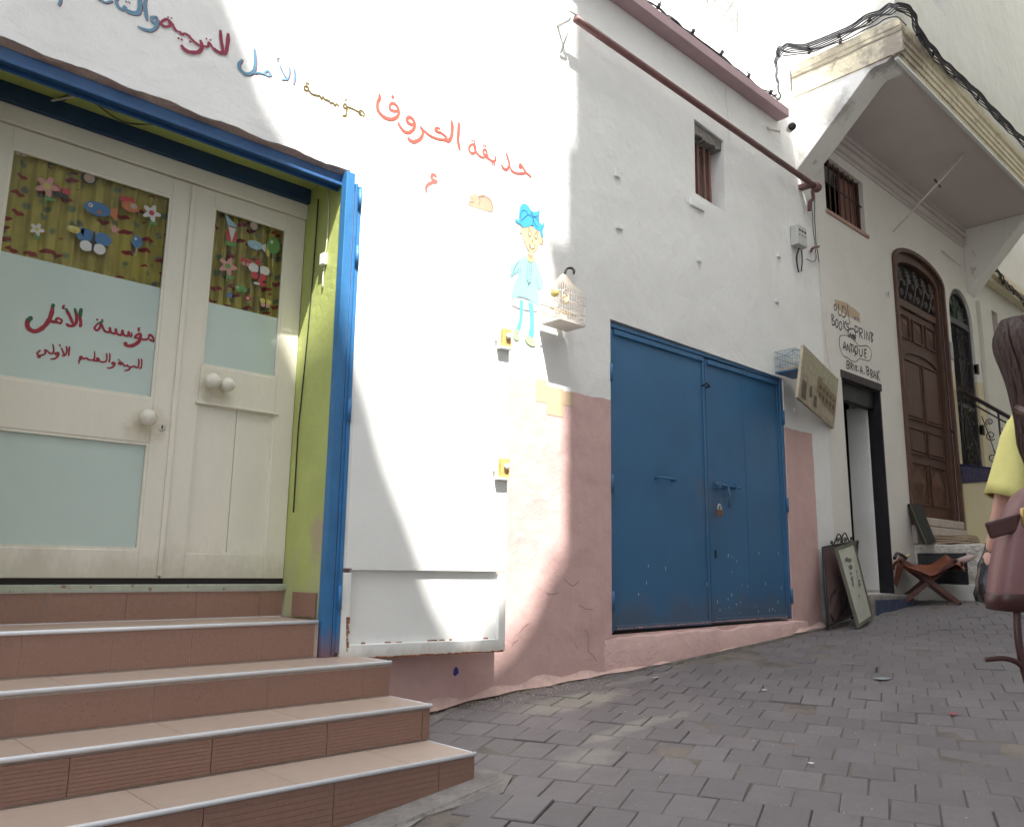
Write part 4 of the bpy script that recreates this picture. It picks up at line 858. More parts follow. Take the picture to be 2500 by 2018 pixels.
# shop doorway: black frame, whitewashed inner jamb, dark room
g = G(); g.box(7.585, 8.50, -.010, .06, 2.845, 2.925); kid('shop_lintel', g, mat('weathered_black_wood', (.055, .043, .045), .7, .4, 10, .7, .006, 40), bay, .006)
g = G(); g.box(8.452, 8.472, -.004, .135, .80, 2.845); g.box(7.60, 7.622, .004, .05, .80, 2.845); g.box(7.61, 8.452, .06, .14, 2.66, 2.846); kid('shop_frame', g, M['black'], bay, .004)
kid('inner_jamb', G().box(8.445, 8.470, .136, .36, .82, 2.70), M['white'], bay, .01)
g = G(); g.box(7.0, 7.02, .34, 3.0, .8, 3.0); g.box(8.9, 8.92, .34, 3.0, .8, 3.0); g.box(7.0, 8.92, .34, 3.0, 2.95, 3.0); g.box(7.0, 8.92, .34, 3.0, .76, .80)
kid('shop_room', g, M['dark'], bay)
g = G(); g.box(7.02, 8.9, .9, .92, 2.25, 2.95); kid('shop_back_wall', g, mat('teal_paint', (.22, .52, .56), .7), bay)
kid('door_step', G().box(7.60, 8.50, -.16, .30, .60, .795), M['cement'], bay, .012)
kid('blue_step_edge', G().box(7.66, 8.52, -.172, -.161, .615, .755), mat('blue_grey_tile', (.05, .07, .13), .5, .4, 14, .3, .004, 50), bay)
sf = thing('shop_shelf', 'metal shelf rack with small goods glimpsed inside the dark shop', 'shelf', (8.3, .9, 1.7))
g = G(); g.box(8.0, 8.86, .75, 1.2, 1.50, 1.52); g.box(8.0, 8.86, .75, 1.2, 1.72, 1.74); g.tube([(8.01, .75, .82), (8.01, .75, 2.0)], .012, 6)
kid('rack', g, M['grey'], sf)
g = G()
for k in range(7): g.box(8.03+k*.1, 8.09+k*.1, .8, .95, 1.52, 1.58+.02*(k % 3))
kid('goods', g, mat('goods_dark', (.07, .06, .06), .4), sf)
ch = thing('wooden_panel', 'reddish wooden furniture leaf standing just inside the shop doorway', 'furniture', (8.35, .6, .8))
g = G(); g.box(8.10, 8.62, .55, .58, .82, 1.45); kid('panel', g, mat('orange_wood', (.30, .10, .045), .5, .3, 8, .2, .003, 30, grain=(5, 5, .6)), ch, .006)
g = G(); g.tube(curve([(8.15, .54, 1.1), (8.25, .53, 1.3), (8.35, .53, 1.15), (8.5, .53, 1.35)]), .02, 8); kid('carved_scroll', g, M['woodbar'], ch)

# ---- arched brown door
bd = kid('arched_door', (lambda g: g.add(*(lambda q: (q.v, q.f))(plate(arch(9.062, 10.488, 1.58, 4.448, 4.662), [arch(9.215, 10.385, 1.60, 4.40, 4.555)], .02, .10))))(G()), M['wood'], bay, .005, label='tall carved dark wooden door with glazed arch')
g = plate(arch(9.02, 10.525, 1.5, 4.46, 4.70), [arch(9.075, 10.475, 1.51, 4.44, 4.650)], -.03, .015); kid('arch_architrave', g, M['wood'], bd, .006)
kid('door_back', G().box(8.95, 10.60, .345, .36, 1.2, 4.9), M['dark'], bd)
kid('door_slab', G().box(9.216, 10.384, .080, .110, 1.60, 3.98), M['wood'], bd)
kid('transom_rail', G().box(9.216, 10.384, .055, .079, 3.985, 4.075), M['wood'], bd, .006)
kid('fanlight_back', G().box(9.216, 10.384, .10, .105, 4.076, 4.56), M['dark'], bd)
sc = mat('fan_iron', (.12, .10, .09), .5, .2, 20, .2, .002, 60)
g = G()
def spiral(cx, cz, r, y, turns=1.4, a0=0, s=1, n=22): return [Vector((cx+r*(1-i/n*.85)*math.cos(a0+s*turns*6.283*i/n), y, cz+r*(1-i/n*.85)*math.sin(a0+s*turns*6.283*i/n))) for i in range(n+1)]
for k in range(5):
    x = 9.33+k*.235
    g.tube(curve([(x-.10, .06, 4.09), (x-.02, .06, 4.22), (x+.03, .06, 4.36), (x-.03, .06, 4.50-.02*abs(k-2))]), .010, 6)
    g.tube(spiral(x+.06, 4.16, .05, .06), .008, 6); g.tube(spiral(x+.05, 4.38-.012*abs(k-2), .055, .06, s=-1), .009, 6); g.tube(spiral(x-.07, 4.30, .04, .06, a0=2), .008, 6)
    for a in range(5): g.ball((x+.05*math.cos(a*1.3), .052, 4.42-.012*abs(k-2)+.03*math.sin(a*1.3)), .016, .01, .018, 6, 4)
kid('fanlight_scrolls', g, sc, bd)
def panel(x0, x1, z0, z1, style):
    g = G(); y = .080
    # frame moulding
    t = .018
    for a in ((x0, x1, z0, z0+t), (x0, x1, z1-t, z1), (x0, x0+t, z0+t, z1-t), (x1-t, x1, z0+t, z1-t)): g.box(a[0], a[1], y-.022, y-.001, a[2], a[3])
    cx, cz = (x0+x1)/2, (z0+z1)/2; a0, a1, b0, b1 = x0+.035, x1-.035, z0+.035, z1-.035
    if style == 'pyr':
        g.add([(a0, y, b0), (a1, y, b0), (a1, y, b1), (a0, y, b1), (cx, y-.035, cz)], [(0, 1, 4), (1, 2, 4), (2, 3, 4), (3, 0, 4)])
    elif style == 'dia':
        g.add([(a0, y, cz), (cx, y, b0), (a1, y, cz), (cx, y, b1), (cx, y-.04, cz)], [(0, 1, 4), (1, 2, 4), (2, 3, 4), (3, 0, 4)])
        for u in (a0+.02, a1-.02):
            for v in (b0+.02, b1-.02): g.box(u-.018, u+.018, y-.016, y-.001, v-.018, v+.018)
    else:
        g.box(a0, a1, y-.018, y-.001, b0, b1)
    kid('door_panel', g, M['wood'], bd, .003)
for x0, x1 in ((9.27, 9.56), (9.65, 9.94), (10.03, 10.32)): panel(x0, x1, 3.62, 3.90, 'pyr')
panel(9.30, 9.77, 2.69, 3.38, 'flat'); panel(9.84, 10.31, 2.69, 3.38, 'flat')
panel(9.30, 9.77, 2.30, 2.60, 'flat'); panel(9.84, 10.31, 2.30, 2.60, 'flat'); panel(9.30, 9.77, 1.74, 2.21, 'dia'); panel(9.84, 10.31, 1.74, 2.21, 'dia')
kid('arched_moulding', G().tube(curve([(9.28, .07, 3.40), (9.45, .07, 3.455), (9.80, .07, 3.485), (10.15, .07, 3.455), (10.32, .07, 3.40)]), .014, 8), M['wood'], bd)
kid('door_stone', G().box(9.05, 10.50, -.03, .20, 1.50, 1.595), mat('worn_stone', (.50, .44, .40), .8, .15, 8, .5, .006, 30), bay, .012)
kid('door_stone', G().box(9.03, 10.52, -.05, .20, 1.30, 1.498), mat('worn_stone', (.5, .44, .40)), bay, .015)
kid('knob', G().ball((10.40, -.02, 2.66), .022), M['iron'], bd)
# ---- second arched door, wrought iron
d2 = kid('iron_door', plate(arch(10.71, 11.49, 2.18, 4.21, 4.585), [arch(10.77, 11.44, 2.25, 4.10, 4.115, 4), arch(10.77, 11.44, 4.19, 4.23, 4.54)], .03, .08), mat('iron_grey', (.035, .03, .035), .5), bay, .004, label='narrow arched black iron grille door')
g = G()
for k in range(13):
    x = 10.80+k*.05; g.tube([(x, .05, 2.25), (x, .05, 4.11)], .006, 5)
for z in (2.5, 2.9, 3.3, 3.7, 4.0):
    for k in range(4): g.tube(spiral(10.86+k*.16, z, .05, .04, a0=k), .005, 5)
g.box(10.77, 11.44, .042, .058, 3.05, 3.09)
kid('grille_bars', g, M['iron'], d2)
kid('door_back', G().box(10.65, 11.55, .20, .22, 2.1, 4.7), M['dark'], d2)
g = G()
for k in range(7): a = math.pi*(k+.5)/7; g.tube([(11.105, .05, 4.20), (11.105+.32*math.cos(a), .05, 4.20+.32*math.sin(a))], .006, 5)
for k in range(3): g.tube(spiral(10.95+k*.16, 4.34, .05, .045), .005, 5)
kid('fanlight_bars', g, mat('green_iron', (.02, .06, .03), .5), d2)
kid('door_handle', G().ball((11.18, .02, 3.02), .02), mat('brass', (.5, .38, .15), .3, metal=1), d2)
for z in (3.55, 2.75): kid('hinge', G().box(11.50, 11.55, -.02, .03, z, z+.13), M['iron'], bay)
kid('doorbell_plate', G().box(10.57, 10.66, -.02, .0, 3.58, 3.80), mat('bell_grey', (.32, .33, .35), .3), bay, .004)
kid('wall_rod', G().tube([at(2300, 612, 1, -.02), at(2345, 650, 1, -.05)], .009, 7), M['soffit'], bay)

# ------------------------------------------------------------------ landing steps with black plaque (their end faces down the lane)
land = thing('door_landing', 'rough whitewashed stone landing below the carved door with lower step', 'steps', (9.7, -.4, .75))
rough = mat('rough_whitewash', (.64, .60, .55), .9, .12, 12, 1.0, .035, 22, spots=(.40, .32, .27), spot_t=.66)
lowm = mat('low_whitewash', (.62, .61, .58), .8, .08, 6, .5, .010, 20, spots=(.40, .33, .28), spot_t=.72)
def wavy(x0, x1, y0, y1, z0, z1, a, m, name):
    o = kid(name, G().box(x0, x1, y0, y1, z0, z1), m, land, .018)
    s = o.modifiers.new('cut', 'SUBSURF'); s.subdivision_type = 'SIMPLE'; s.levels = s.render_levels = 4
    tx = bpy.data.textures.new('lumps', 'CLOUDS'); tx.noise_scale = .12
    d = o.modifiers.new('lumps', 'DISPLACE'); d.texture = tx; d.strength = a; d.mid_level = .5; d.texture_coords = 'GLOBAL'
    return o
wavy(9.05, 10.60, -.635, .03, .60, 1.295, .022, rough, 'upper_block')
wavy(8.98, 10.60, -1.30, -.636, .60, 1.055, .012, lowm, 'lower_step')
wavy(9.02, 10.6, -.636, .0, .60, .905, .012, lowm, 'base_course')
pq = thing('black_plaque', 'black plaque with worn raised letters on the rough white landing wall', 'sign', (9.03, -.27, 1.05))
kid('board', G().box(9.022, 9.044, -.505, -.035, .892, 1.205), mat('black_stone', (.020, .022, .028), .5, .4, 20, .5, .006, 40, spots=(.06, .06, .065), spot_t=.6), pq, .004)
c3 = crop(1950, 1150, .25919)
ppl = lambda px, py: at(px, py, 0, 9.021)
txt = [[(1225, 880), (1235, 925)], [(1262, 925), (1272, 880), (1284, 925)], [(1300, 885), (1312, 935), (1326, 885)], [(1340, 890), (1340, 938), (1362, 940)], [(1340, 890), (1360, 890)], [(1340, 914), (1357, 915)], [(1375, 940), (1376, 893), (1400, 942), (1401, 895)], [(1415, 893), (1415, 942), (1436, 930), (1436, 905), (1415, 893)], [(1452, 895), (1452, 942)], [(1492, 900), (1470, 900), (1472, 918), (1492, 924), (1490, 943), (1468, 942)],
       [(1180, 830), (1200, 860)], [(1230, 830), (1230, 862)], [(1260, 832), (1280, 862)], [(1310, 835), (1310, 868)], [(1350, 838), (1372, 866)], [(1150, 800), (1160, 815)]]
kid('raised_letters', strokes(G(), txt, c3, ppl, .010, .002, False, Vector((-1, 0, 0)), 2), mat('letter_grey', (.075, .078, .085), .6), pq)

# side stair with tiled edge and railing, climbing to the iron door
ss = thing('side_stair', 'cream painted side stair with dark blue mosaic edging below the iron door', 'steps', (11.1, -.5, .8))
poly = [(-.001, .6), (-1.9, .6), (-1.9, 1.28), (-1.55, 1.28), (-1.55, 1.46), (-1.2, 1.46), (-1.2, 1.66), (-.85, 1.66), (-.85, 1.86), (-.60, 1.86), (-.60, 2.08), (-.001, 2.13)]
kid('stair_body', (lambda g: g.prism(poly, lambda u, v, d: Vector((d, u, v)), 10.62, 11.68))(G()), mat('cream_yellow', (.66, .58, .37), .8, .06, 3, .4, .008, 20), ss, .006)
g = G().prism([(-.002, 2.06), (-.60, 2.06), (-.60, 2.14), (-.002, 2.26)], lambda u, v, d: Vector((d, u, v)), 10.605, 10.619)
kid('mosaic_band', g, mat('mosaic', (.055, .05, .10), .35, .5, 60, .5, .003, 80, spots=(.16, .13, .14), spot_t=.55), ss)
kid('mosaic_border', G().prism([(-.002, 2.262), (-.60, 2.142), (-.60, 2.170), (-.002, 2.292)], lambda u, v, d: Vector((d, u, v)), 10.60, 10.66), mat('cobalt', (.018, .02, .08), .4), ss)
rl = thing('stair_railing', 'black scrolled iron railing sloping down beside the iron door', 'railing', (10.68, -.6, 2.2))
rp = lambda t: Vector((10.68, -.02-t, 3.225-t*.80))
g = G(); g.tube([rp(0), rp(1.9)], .024, 10); kid('handrail', g, mat('dark_handrail', (.05, .03, .035), .3), rl)
g = G(); g.tube([rp(0)-Vector((0, 0, .09)), rp(1.9)-Vector((0, 0, .09))], .010, 6)
g.tube([rp(0)-Vector((0, 0, .93)), rp(1.9)-Vector((0, 0, .93))], .010, 6)
for t in (.02, .42, .85, 1.3, 1.75): g.tube([rp(t), rp(t)-Vector((0, 0, .98))], .011, 6)
kid('balusters', g, M['iron'], rl)
g = G()
def sp(cy, cz, r, a0=0, s=1): return [Vector((10.68, p.x, p.z)) for p in spiral(cy, cz, r, 0, 1.5, a0, s)]
for k in range(9):
    t = .12+k*.2; c_ = rp(t)
    for dz, r_ in ((-.20, .045), (-.36, .06), (-.62, .07), (-.80, .05)): g.tube(sp(c_.y, c_.z+dz, r_, k+dz*9, 1 if k % 2 else -1), .006, 5)
    g.tube(curve([c_+Vector((0, .08, -.12)), c_+Vector((0, .0, -.45)), c_+Vector((0, -.08, -.90))]), .006, 5)
kid('scrollwork', g, M['iron'], rl)

# ------------------------------------------------------------------ far building
fb = thing('far_building', 'pale yellow end building beyond the iron door with a roof cornice', 'building', (14, 0, 1))
SL = [(12.42, 4.10), (12.66, 4.10), (12.66, 4.63), (12.42, 4.63)]
kid('facade_wall', plate([(11.72, .2), (24, .2), (24, 5.02), (11.72, 5.02)], [SL], .02, .34), M['wallC'], fb)
kid('slit_window', G().box(12.40, 12.68, .10, .12, 4.08, 4.65), mat('red_brown_shutter', (.22, .07, .06), .6), fb)
kid('pilaster', G().box(11.74, 12.12, -.05, .0195, .5, 4.60), M['wallC'], fb, .01)
g = G().box(11.73, 24, -.16, .0195, 5.02, 5.12); g.box(11.73, 24, -.10, .0195, 4.955, 5.019); kid('cornice', g, M['weather'], fb, .006)
kid('upper_wall', G().box(11.73, 24, .12, .40, 5.121, 12), M['wallC'], fb)
kid('end_wall', G().box(17.5, 17.8, -5.0, .0, .2, 9), M['white'], fb)

# ------------------------------------------------------------------ unseen house fronts across the lane: thin screens, roofline cut to shape sunlight
op = thing('opposite_house_screen', 'unseen thin front of white houses across the lane, roofline shaped to cast the sun patch', 'building', (0, -4.8, 0))
pr = [(-9, -1.2), (1.37, -.4), (1.37, 9.68), (1.25, 9.56), (1.09, 9.30), (.93, 9.14), (.72, 9.02), (.56, 8.92), (.44, 9.05), (.33, 9.24), (.17, 9.62), (.01, 9.98), (-.10, 10.33), (-.19, 10.56), (-.364, 11.10), (-.47, 11.38), (-.625, 11.63), (-.767, 11.79), (-.844, 11.973), (-.964, 12.198), (-1.2, 12.6), (-2.0, 14.6), (-2.4, 15.2), (-9, 15.2)]
g = G().prism(pr, lambda u, v, d: Vector((u, d, v)), -4.95, -4.6); kid('facade_wall', g, M['white'], op)
g = G().prism([(1.372, -.4), (4.45, -.2), (4.45, 14.0), (1.45, 14.0), (1.45, 12.43), (1.372, 12.40)], lambda u, v, d: Vector((u, d, v)), -4.95, -4.6)
g.prism([(1.18, 11.66), (1.371, 10.90), (1.371, 11.70)], lambda u, v, d: Vector((u, d, v)), -4.72, -4.6)  # triangular piece added to cast the notch in the sun patch edge
kid('facade_wall', g, M['white'], op)
for x in (-6.5, -4.0, -1.8, 2.6):
    for z in (3.6, 6.6): kid('window', G().box(x, x+.9, -4.599, -4.57, z, z+1.3), M['blue'], op, .01)
kid('door', G().box(-3.0, -2.0, -4.599, -4.56, -.4, 1.9), M['wood'], op)
op2 = thing('neighbour_house_screen', 'unseen thin front of a taller cream house across the lane, stepped to shape the sunlight', 'building', (9, -4.8, 0))
g = G().prism([(4.452, -.2), (5.0, -.2), (5.0, 13.1), (4.452, 13.1)], lambda u, v, d: Vector((u, d, v)), -4.95, -4.6); g.box(5.001, 24, -4.95, -4.6, -.2, 17.5); kid('facade_wall', g, M['wallC'], op2)  # unseen screen; low step leaves a slit for sun on the bay side
for x in (6.5, 9.5, 12.5):
    for z in (3.9, 7.0): kid('window', G().box(x, x+.9, -4.599, -4.57, z, z+1.3), M['wood'], op2, .01)
# thin pale bars laid as a lattice close to the bay building side face
rr = thing('lattice_panel', 'pale lattice of thin bars high on the left side wall', 'bracket', (6.88, .7, 7.0))
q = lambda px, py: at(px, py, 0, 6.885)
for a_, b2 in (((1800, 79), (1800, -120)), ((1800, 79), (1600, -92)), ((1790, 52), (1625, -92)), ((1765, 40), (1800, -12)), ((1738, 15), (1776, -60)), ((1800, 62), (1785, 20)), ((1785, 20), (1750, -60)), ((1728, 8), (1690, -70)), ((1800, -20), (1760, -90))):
    kid('lattice_bar', G().tube([q(*a_), q(*b2)], .012, 6), flat('pale_lattice', (.42, .42, .40), .5), rr)
kid('lattice_ring', G().tube([q(1772+15*math.cos(i*.45), 2+17*math.sin(i*.45)) for i in range(14)], .009, 6, True), flat('pale_lattice', (.4, .4, .4)), rr)

# ------------------------------------------------------------------ pipe, cables, boxes on the wall
pp = thing('awning_pipe', 'long maroon awning pipe slanting across the white wall above the barred window', 'pipe', (5.4, -.12, 4.7))
a, b_ = at(1405, 46, 1, -.12), at(1990, 455, 1, -.12)
kid('pipe', G().tube([a, b_], .026, 12), M['pipe'], pp)
g = G(); g.tube([a+Vector((-.02, 0, 0)), a+Vector((-.05, .12, -.02))], .012, 6); g.tube([a+Vector((-.03, 0, -.01)), a+Vector((-.03, .11, -.22))], .008, 6); g.tube([a+Vector((-.06, 0, .03)), a+Vector((.03, 0, .035))], .008, 6)
kid('bracket', g, M['grey'], pp)
g = G(); g.lathe([(0, .04), (.03, .045), (.07, .045), (.09, .02)], b_-Vector((.02, 0, 0)), (1, 0, -.02), 14); g.box(b_.x-.10, b_.x-.03, -.12, 0, b_.z-.02, b_.z+.02)
g.tube(curve([b_+Vector((.0, .03, -.03)), b_+Vector((.03, .04, -.10)), b_+Vector((.0, .06, -.14)), b_+Vector((.02, .08, -.22))]), .018, 7)
kid('crank_end', g, M['pipe'], pp)
def bundle(name, label, paths, r, ties, m=None, wob=.008):
    o = thing(name, label, 'cable', tuple(paths[0][0]), 'cables fixed along the house fronts')
    for pth in paths:
        q = curve(pth, 7); ph = random.random()*6
        q = [v+Vector((wob*math.sin(i*.9+ph), wob*.6*math.cos(i*1.1+ph), wob*math.cos(i*.7+ph))) for i, v in enumerate(q)]
        kid('strand', G().tube(q, r*random.uniform(.55, .85), 7), m or M['cable'], o)
    for t in ties:
        g = G(); t = Vector(t)
        for k in range(3):
            d = Vector((random.uniform(-1, 1), random.uniform(-.6, 0), random.uniform(-.2, 1))).normalized(); g.tube([t-d*.02, t+d*.050], .003, 5)
        g.tube([t-Vector((.012, 0, .02)), t+Vector((.012, 0, .02))], .015, 7)
        kid('cable_tie', g, M['iron'], o)
    return o
base = [(1480, -70), (1560, -15), (1600, 12), (1640, 42), (1690, 80), (1760, 132), (1830, 192), (1880, 228), (1906, 236)]
yy = -.10
ps = []
for k in range(6):
    dz = (k-2.5)*.014; ps.append([at(x, y, 1, yy)+Vector((0, .01*k, dz+.02*math.sin(i*1.7+k*2))) for i, (x, y) in enumerate(base)])
bundle('cable_bundle', 'sagging black cable bundle lying along the mauve cornice', ps, .0085, [at(x, y, 1, yy) for x, y in ((1608, 16), (1692, 78), (1762, 130), (1828, 186), (1882, 226))])
side = [(1905, 232), (1900, 200), (1896, 160), (1903, 130), (1922, 120), (1975, 117), (2050, 88), (2120, 50), (2170, 26), (2196, 20)]
front = [(2222, 34), (2238, 78), (2275, 130), (2315, 172), (2360, 212), (2410, 262), (2455, 308), (2500, 352), (2600, 450), (2700, 545)]
ps = []
for k in range(6):
    s_ = [at(x, y, 0, 6.895)+Vector((-.005*k, 0, (k-2.5)*.014)) for x, y in side]
    ps.append(s_+[at(x, y, 1, -1.075)+Vector((0, -.005*k, (k-2.5)*.015)) for x, y in front])
bundle('cable_bundle', 'thick black cable bundle wrapping the corner of the jutting cornice', ps, .0095, [at(x, y, 0, 6.89) for x, y in ((1972, 118), (2048, 88), (2122, 50))]+[at(x, y, 1, -1.08) for x, y in ((2240, 82), (2278, 132), (2330, 186), (2388, 240), (2440, 292), (2485, 336))], wob=.008)
low = [(1912, 136), (1945, 133), (1985, 126), (2060, 98), (2128, 66), (2165, 46), (2190, 42), (2212, 62)]
bundle('thin_cable', 'single thin cable sagging below the bundle on the cornice side', [[at(x, y, 0, 6.89) for x, y in low]], .008, [at(1976, 127, 0, 6.89), at(2052, 102, 0, 6.89)], wob=.003)
g2 = [at(x, y, 1, -.17) for x, y in ((2432, 660), (2450, 690), (2475, 715), (2500, 742), (2540, 785))]
bundle('cable_bundle', 'tangled black cable bundle on the far yellow cornice', [[v+Vector((0, 0, k*.02)) for v in g2] for k in range(4)], .010, g2[:4], wob=.02)
ds = [(1946, 290), (1952, 340), (1958, 400), (1962, 470), (1968, 540)]
bundle('thin_cable', 'pale cable running down the wall beside the bracket to the meter box', [[at(x, y, 1, -.015) for x, y in ds]], .006, [], M['cream2'], .002)
sm_ = [(1990, 480), (1994, 560), (2000, 640), (2006, 720), (2014, 800), (2020, 860), (2028, 905)]
bundle('thin_cable', 'yellowed cable running down the seam towards the shop door', [[at(x, y, 1, -.012) for x, y in sm_]], .0055, [], M['cream2'], .002)
bundle('thin_cable', 'dark double cable looping beside the meter box', [[at(x, y, 1, -.02) for x, y in ((1982, 478), (1984, 540), (1990, 600), (1992, 632), (1984, 638), (1968, 632))], [at(x, y, 1, -.02) for x, y in ((1988, 478), (1990, 560), (1997, 625), (2000, 640))]], .005, [], M['cable'], .002)
mb = thing('meter_box', 'weathered grey meter box on the wall below the pipe end', 'meter box', (6.82, -.06, 4.04))
q0, q1 = at(1935, 552, 1, -.10), at(1968, 560, 1, -.10)
mx = Matrix.Translation((6.80, -.005, 3.94))
kid('case', G().box(-.07, .10, -.075, .0, .0, .19, mx), M['grey'], mb, .006)
g = G()
for k in range(3):
    g.box(-.05+k*.05, -.02+k*.05, -.078, -.0755, .13, .15, mx); g.box(-.05+k*.05, -.03+k*.05, -.078, -.0755, .09, .10, mx)
kid('cover_marks', g, M['iron'], mb)
kid('cable_tail', G().tube(curve([mx @ Vector((.0, -.04, -.02)), mx @ Vector((-.03, -.03, -.10)), mx @ Vector((-.01, -.02, -.18)), mx @ Vector((.02, -.015, -.24))]), .008, 6), M['cable'], mb)
kid('cable_tail', G().tube(curve([mx @ Vector((.05, -.04, -.02)), mx @ Vector((.07, -.03, -.12)), mx @ Vector((.06, -.02, -.22))]), .006, 6), M['cable'], mb)
rk = thing('wall_hook', 'rusty iron hook on the wall right of the meter box', 'hook', tuple(at(1985, 607, 1, -.02)))
kid('hook', G().tube(curve([at(1980, 614, 1, -.01), at(1984, 606, 1, -.06), at(1999, 602, 1, -.04)]), .012, 7), M['pipe'], rk)
cv = thing('security_camera', 'small round black-faced camera under the mauve cornice end', 'camera', (6.6, -.1, 5.03))
q = at(1934, 309, 1, -.22)
kid('body', G().lathe([(0, .034), (.09, .034), (.12, .028)], q, (.75, .62, .30), 18), M['cream2'], cv)
kid('lens_face', G().lathe([(0, .036), (.006, .035), (.007, .002)], q, (-.75, -.62, -.30), 18), M['iron'], cv)
kid('arm', G().tube([q+Vector((0, .12, 0)), q+Vector((-.02, .20, .05)), q+Vector((-.05, .22, .06))], .014, 8), M['cream2'], cv)
ws = thing('soffit_rod', 'pale conduit rod running from the wall to the ceiling of the overhang', 'conduit', (9.2, -.4, 5.1))
a, b_ = Vector((9.094, -.01, 4.78)), Vector((9.243, -.777, 5.50))
kid('rod', G().tube([a, a.lerp(b_, .5), b_], [.010, .014, .016], 8), M['soffit'], ws)
c_ = a.lerp(b_, .62); kid('clip', G().tube([c_+Vector((-.07, 0, .03)), c_+Vector((.08, 0, -.01))], .012, 6), M['pipe'], ws)

# ------------------------------------------------------------------ bird cages
def cage(name, label, x0, x1, y0, y1, z0, z1, dome, wire, tray, extra=None, nw=11):
    t = thing(name, label, 'bird cage', ((x0+x1)/2, (y0+y1)/2, z0), 'bird cages hung on the wall')
    g = G(); cx, cy = (x0+x1)/2, (y0+y1)/2; r = .0011
    ring = [(x0, y0), (x1, y0), (x1, y1), (x0, y1)]
    per = []
    for k in range(4):
        a, b2 = ring[k], ring[(k+1) % 4]; m_ = max(4, int(nw*(abs(b2[0]-a[0])+abs(b2[1]-a[1]))/(x1-x0)))
        per += [(a[0]+(b2[0]-a[0])*i/m_, a[1]+(b2[1]-a[1])*i/m_) for i in range(m_)]
    for x, y in per:
        if dome: g.tube(curve([(x, y, z0), (x, y, z1), (cx+(x-cx)*.86, cy+(y-cy)*.86, z1+dome*.30), (cx+(x-cx)*.42, cy+(y-cy)*.42, z1+dome*.62), (cx+(x-cx)*.10, cy+(y-cy)*.10, z1+dome)], 3), r, 4)
        else: g.tube([(x, y, z0), (x, y, z1)], r, 4)
    kid('wires', g, wire, t)
    g = G()
    for z in (z0+.004, z0+(z1-z0)*.33, z0+(z1-z0)*.7, z1): g.tube([(x, y, z) for x, y in ring], .0026, 5, True)
    if not dome:
        for i in range(10): g.tube([(x0+(x1-x0)*i/9, y0, z1), (x0+(x1-x0)*i/9, y1, z1)], r, 4)
        g.tube([(cx-.02, y0, z1+.0), (cx, (y0+y1)/2, z1+.03), (cx+.02, y1, z1)], .003, 5)
    kid('hoops', g, wire, t)
    kid('tray', (lambda g: (g.box(x0-.004, x1+.004, y0-.004, y1+.004, z0-.009, z0-.003), g)[1])(G()), tray, t, .002)
    kid('perch', G().tube([(x0, cy, z0+(z1-z0)*.45), (x1, cy, z0+(z1-z0)*.45)], .004, 6), flat('perch_wood', (.45, .32, .16)), t)
    return t
ww = flat('cream_wire', (.58, .50, .43), .5)
t = cage('bird_cage', 'cream wire bird cage with curved peaked roof hung left of the blue doors', 3.475, 3.705, -.185, -.025, 2.490, 2.665, .150, ww, flat('cream_tray', (.70, .66, .60)))
kid('feeder', G().lathe([(0, .026), (.006, .030), (.018, .028), (.022, .006)], (3.475, -.15, 2.655), (-1, 0, 0), 16), flat('yellow_plastic', (.62, .46, .14), .4), t)
kid('feeder_arm', G().tube([(3.475, -.15, 2.655), (3.40, -.17, 2.66)], .003, 5), ww, t)
g = G(); g.ball((3.62, -.10, 2.655), .024, .018, .020); g.ball((3.60, -.10, 2.675), .013); g.add([(3.64, -.10, 2.655), (3.69, -.098, 2.635), (3.69, -.102, 2.628)], [(0, 1, 2)])
kid('toy_bird', g, flat('bird_yellow', (.68, .52, .20)), t)
kid('seed_cup', G().box(3.49, 3.545, -.18, -.14, 2.49, 2.52), flat('cup_tan', (.55, .46, .36)), t, .003)
kid('ring', G().tube([Vector((3.52+.028*math.cos(a), -.187, 2.64+.04*math.sin(a))) for a in [i*.45 for i in range(14)]], .003, 5, True), ww, t)
hk = thing('wall_hook', 'bent iron hook holding up the cream bird cage', 'hook', (3.72, 0, 2.9))
kid('hook', G().tube(curve([(3.80, .0, 2.905), (3.76, -.04, 2.90), (3.68, -.09, 2.885), (3.62, -.105, 2.86), (3.60, -.105, 2.82)]), .008, 7), M['iron'], hk)
bt = cage('bird_cage', 'small blue-trayed wire bird cage hung at the right end of the blue doors', 6.30, 6.60, -.215, -.03, 2.665, 2.845, 0, flat('blue_wire', (.16, .27, .36), .4), flat('blue_tray', (.03, .16, .36), .4), nw=13)
kid('seed_cup', G().box(6.50, 6.55, -.205, -.16, 2.76, 2.80), flat('magenta_plastic', (.55, .02, .09), .35), bt, .004)
kid('seed_cup', G().box(6.47, 6.55, -.20, -.15, 2.715, 2.728), flat('magenta_plastic', (.55, .02, .09), .35), bt, .002)
kid('straw_mat', G().box(6.31, 6.42, -.20, -.05, 2.668, 2.69), flat('straw', (.50, .38, .26)), bt, .004)
kid('handle', G().tube(curve([(6.43, -.12, 2.848), (6.45, -.12, 2.875), (6.47, -.12, 2.848)]), .003, 5), flat('blue_wire', (.1, .2, .3)), bt)

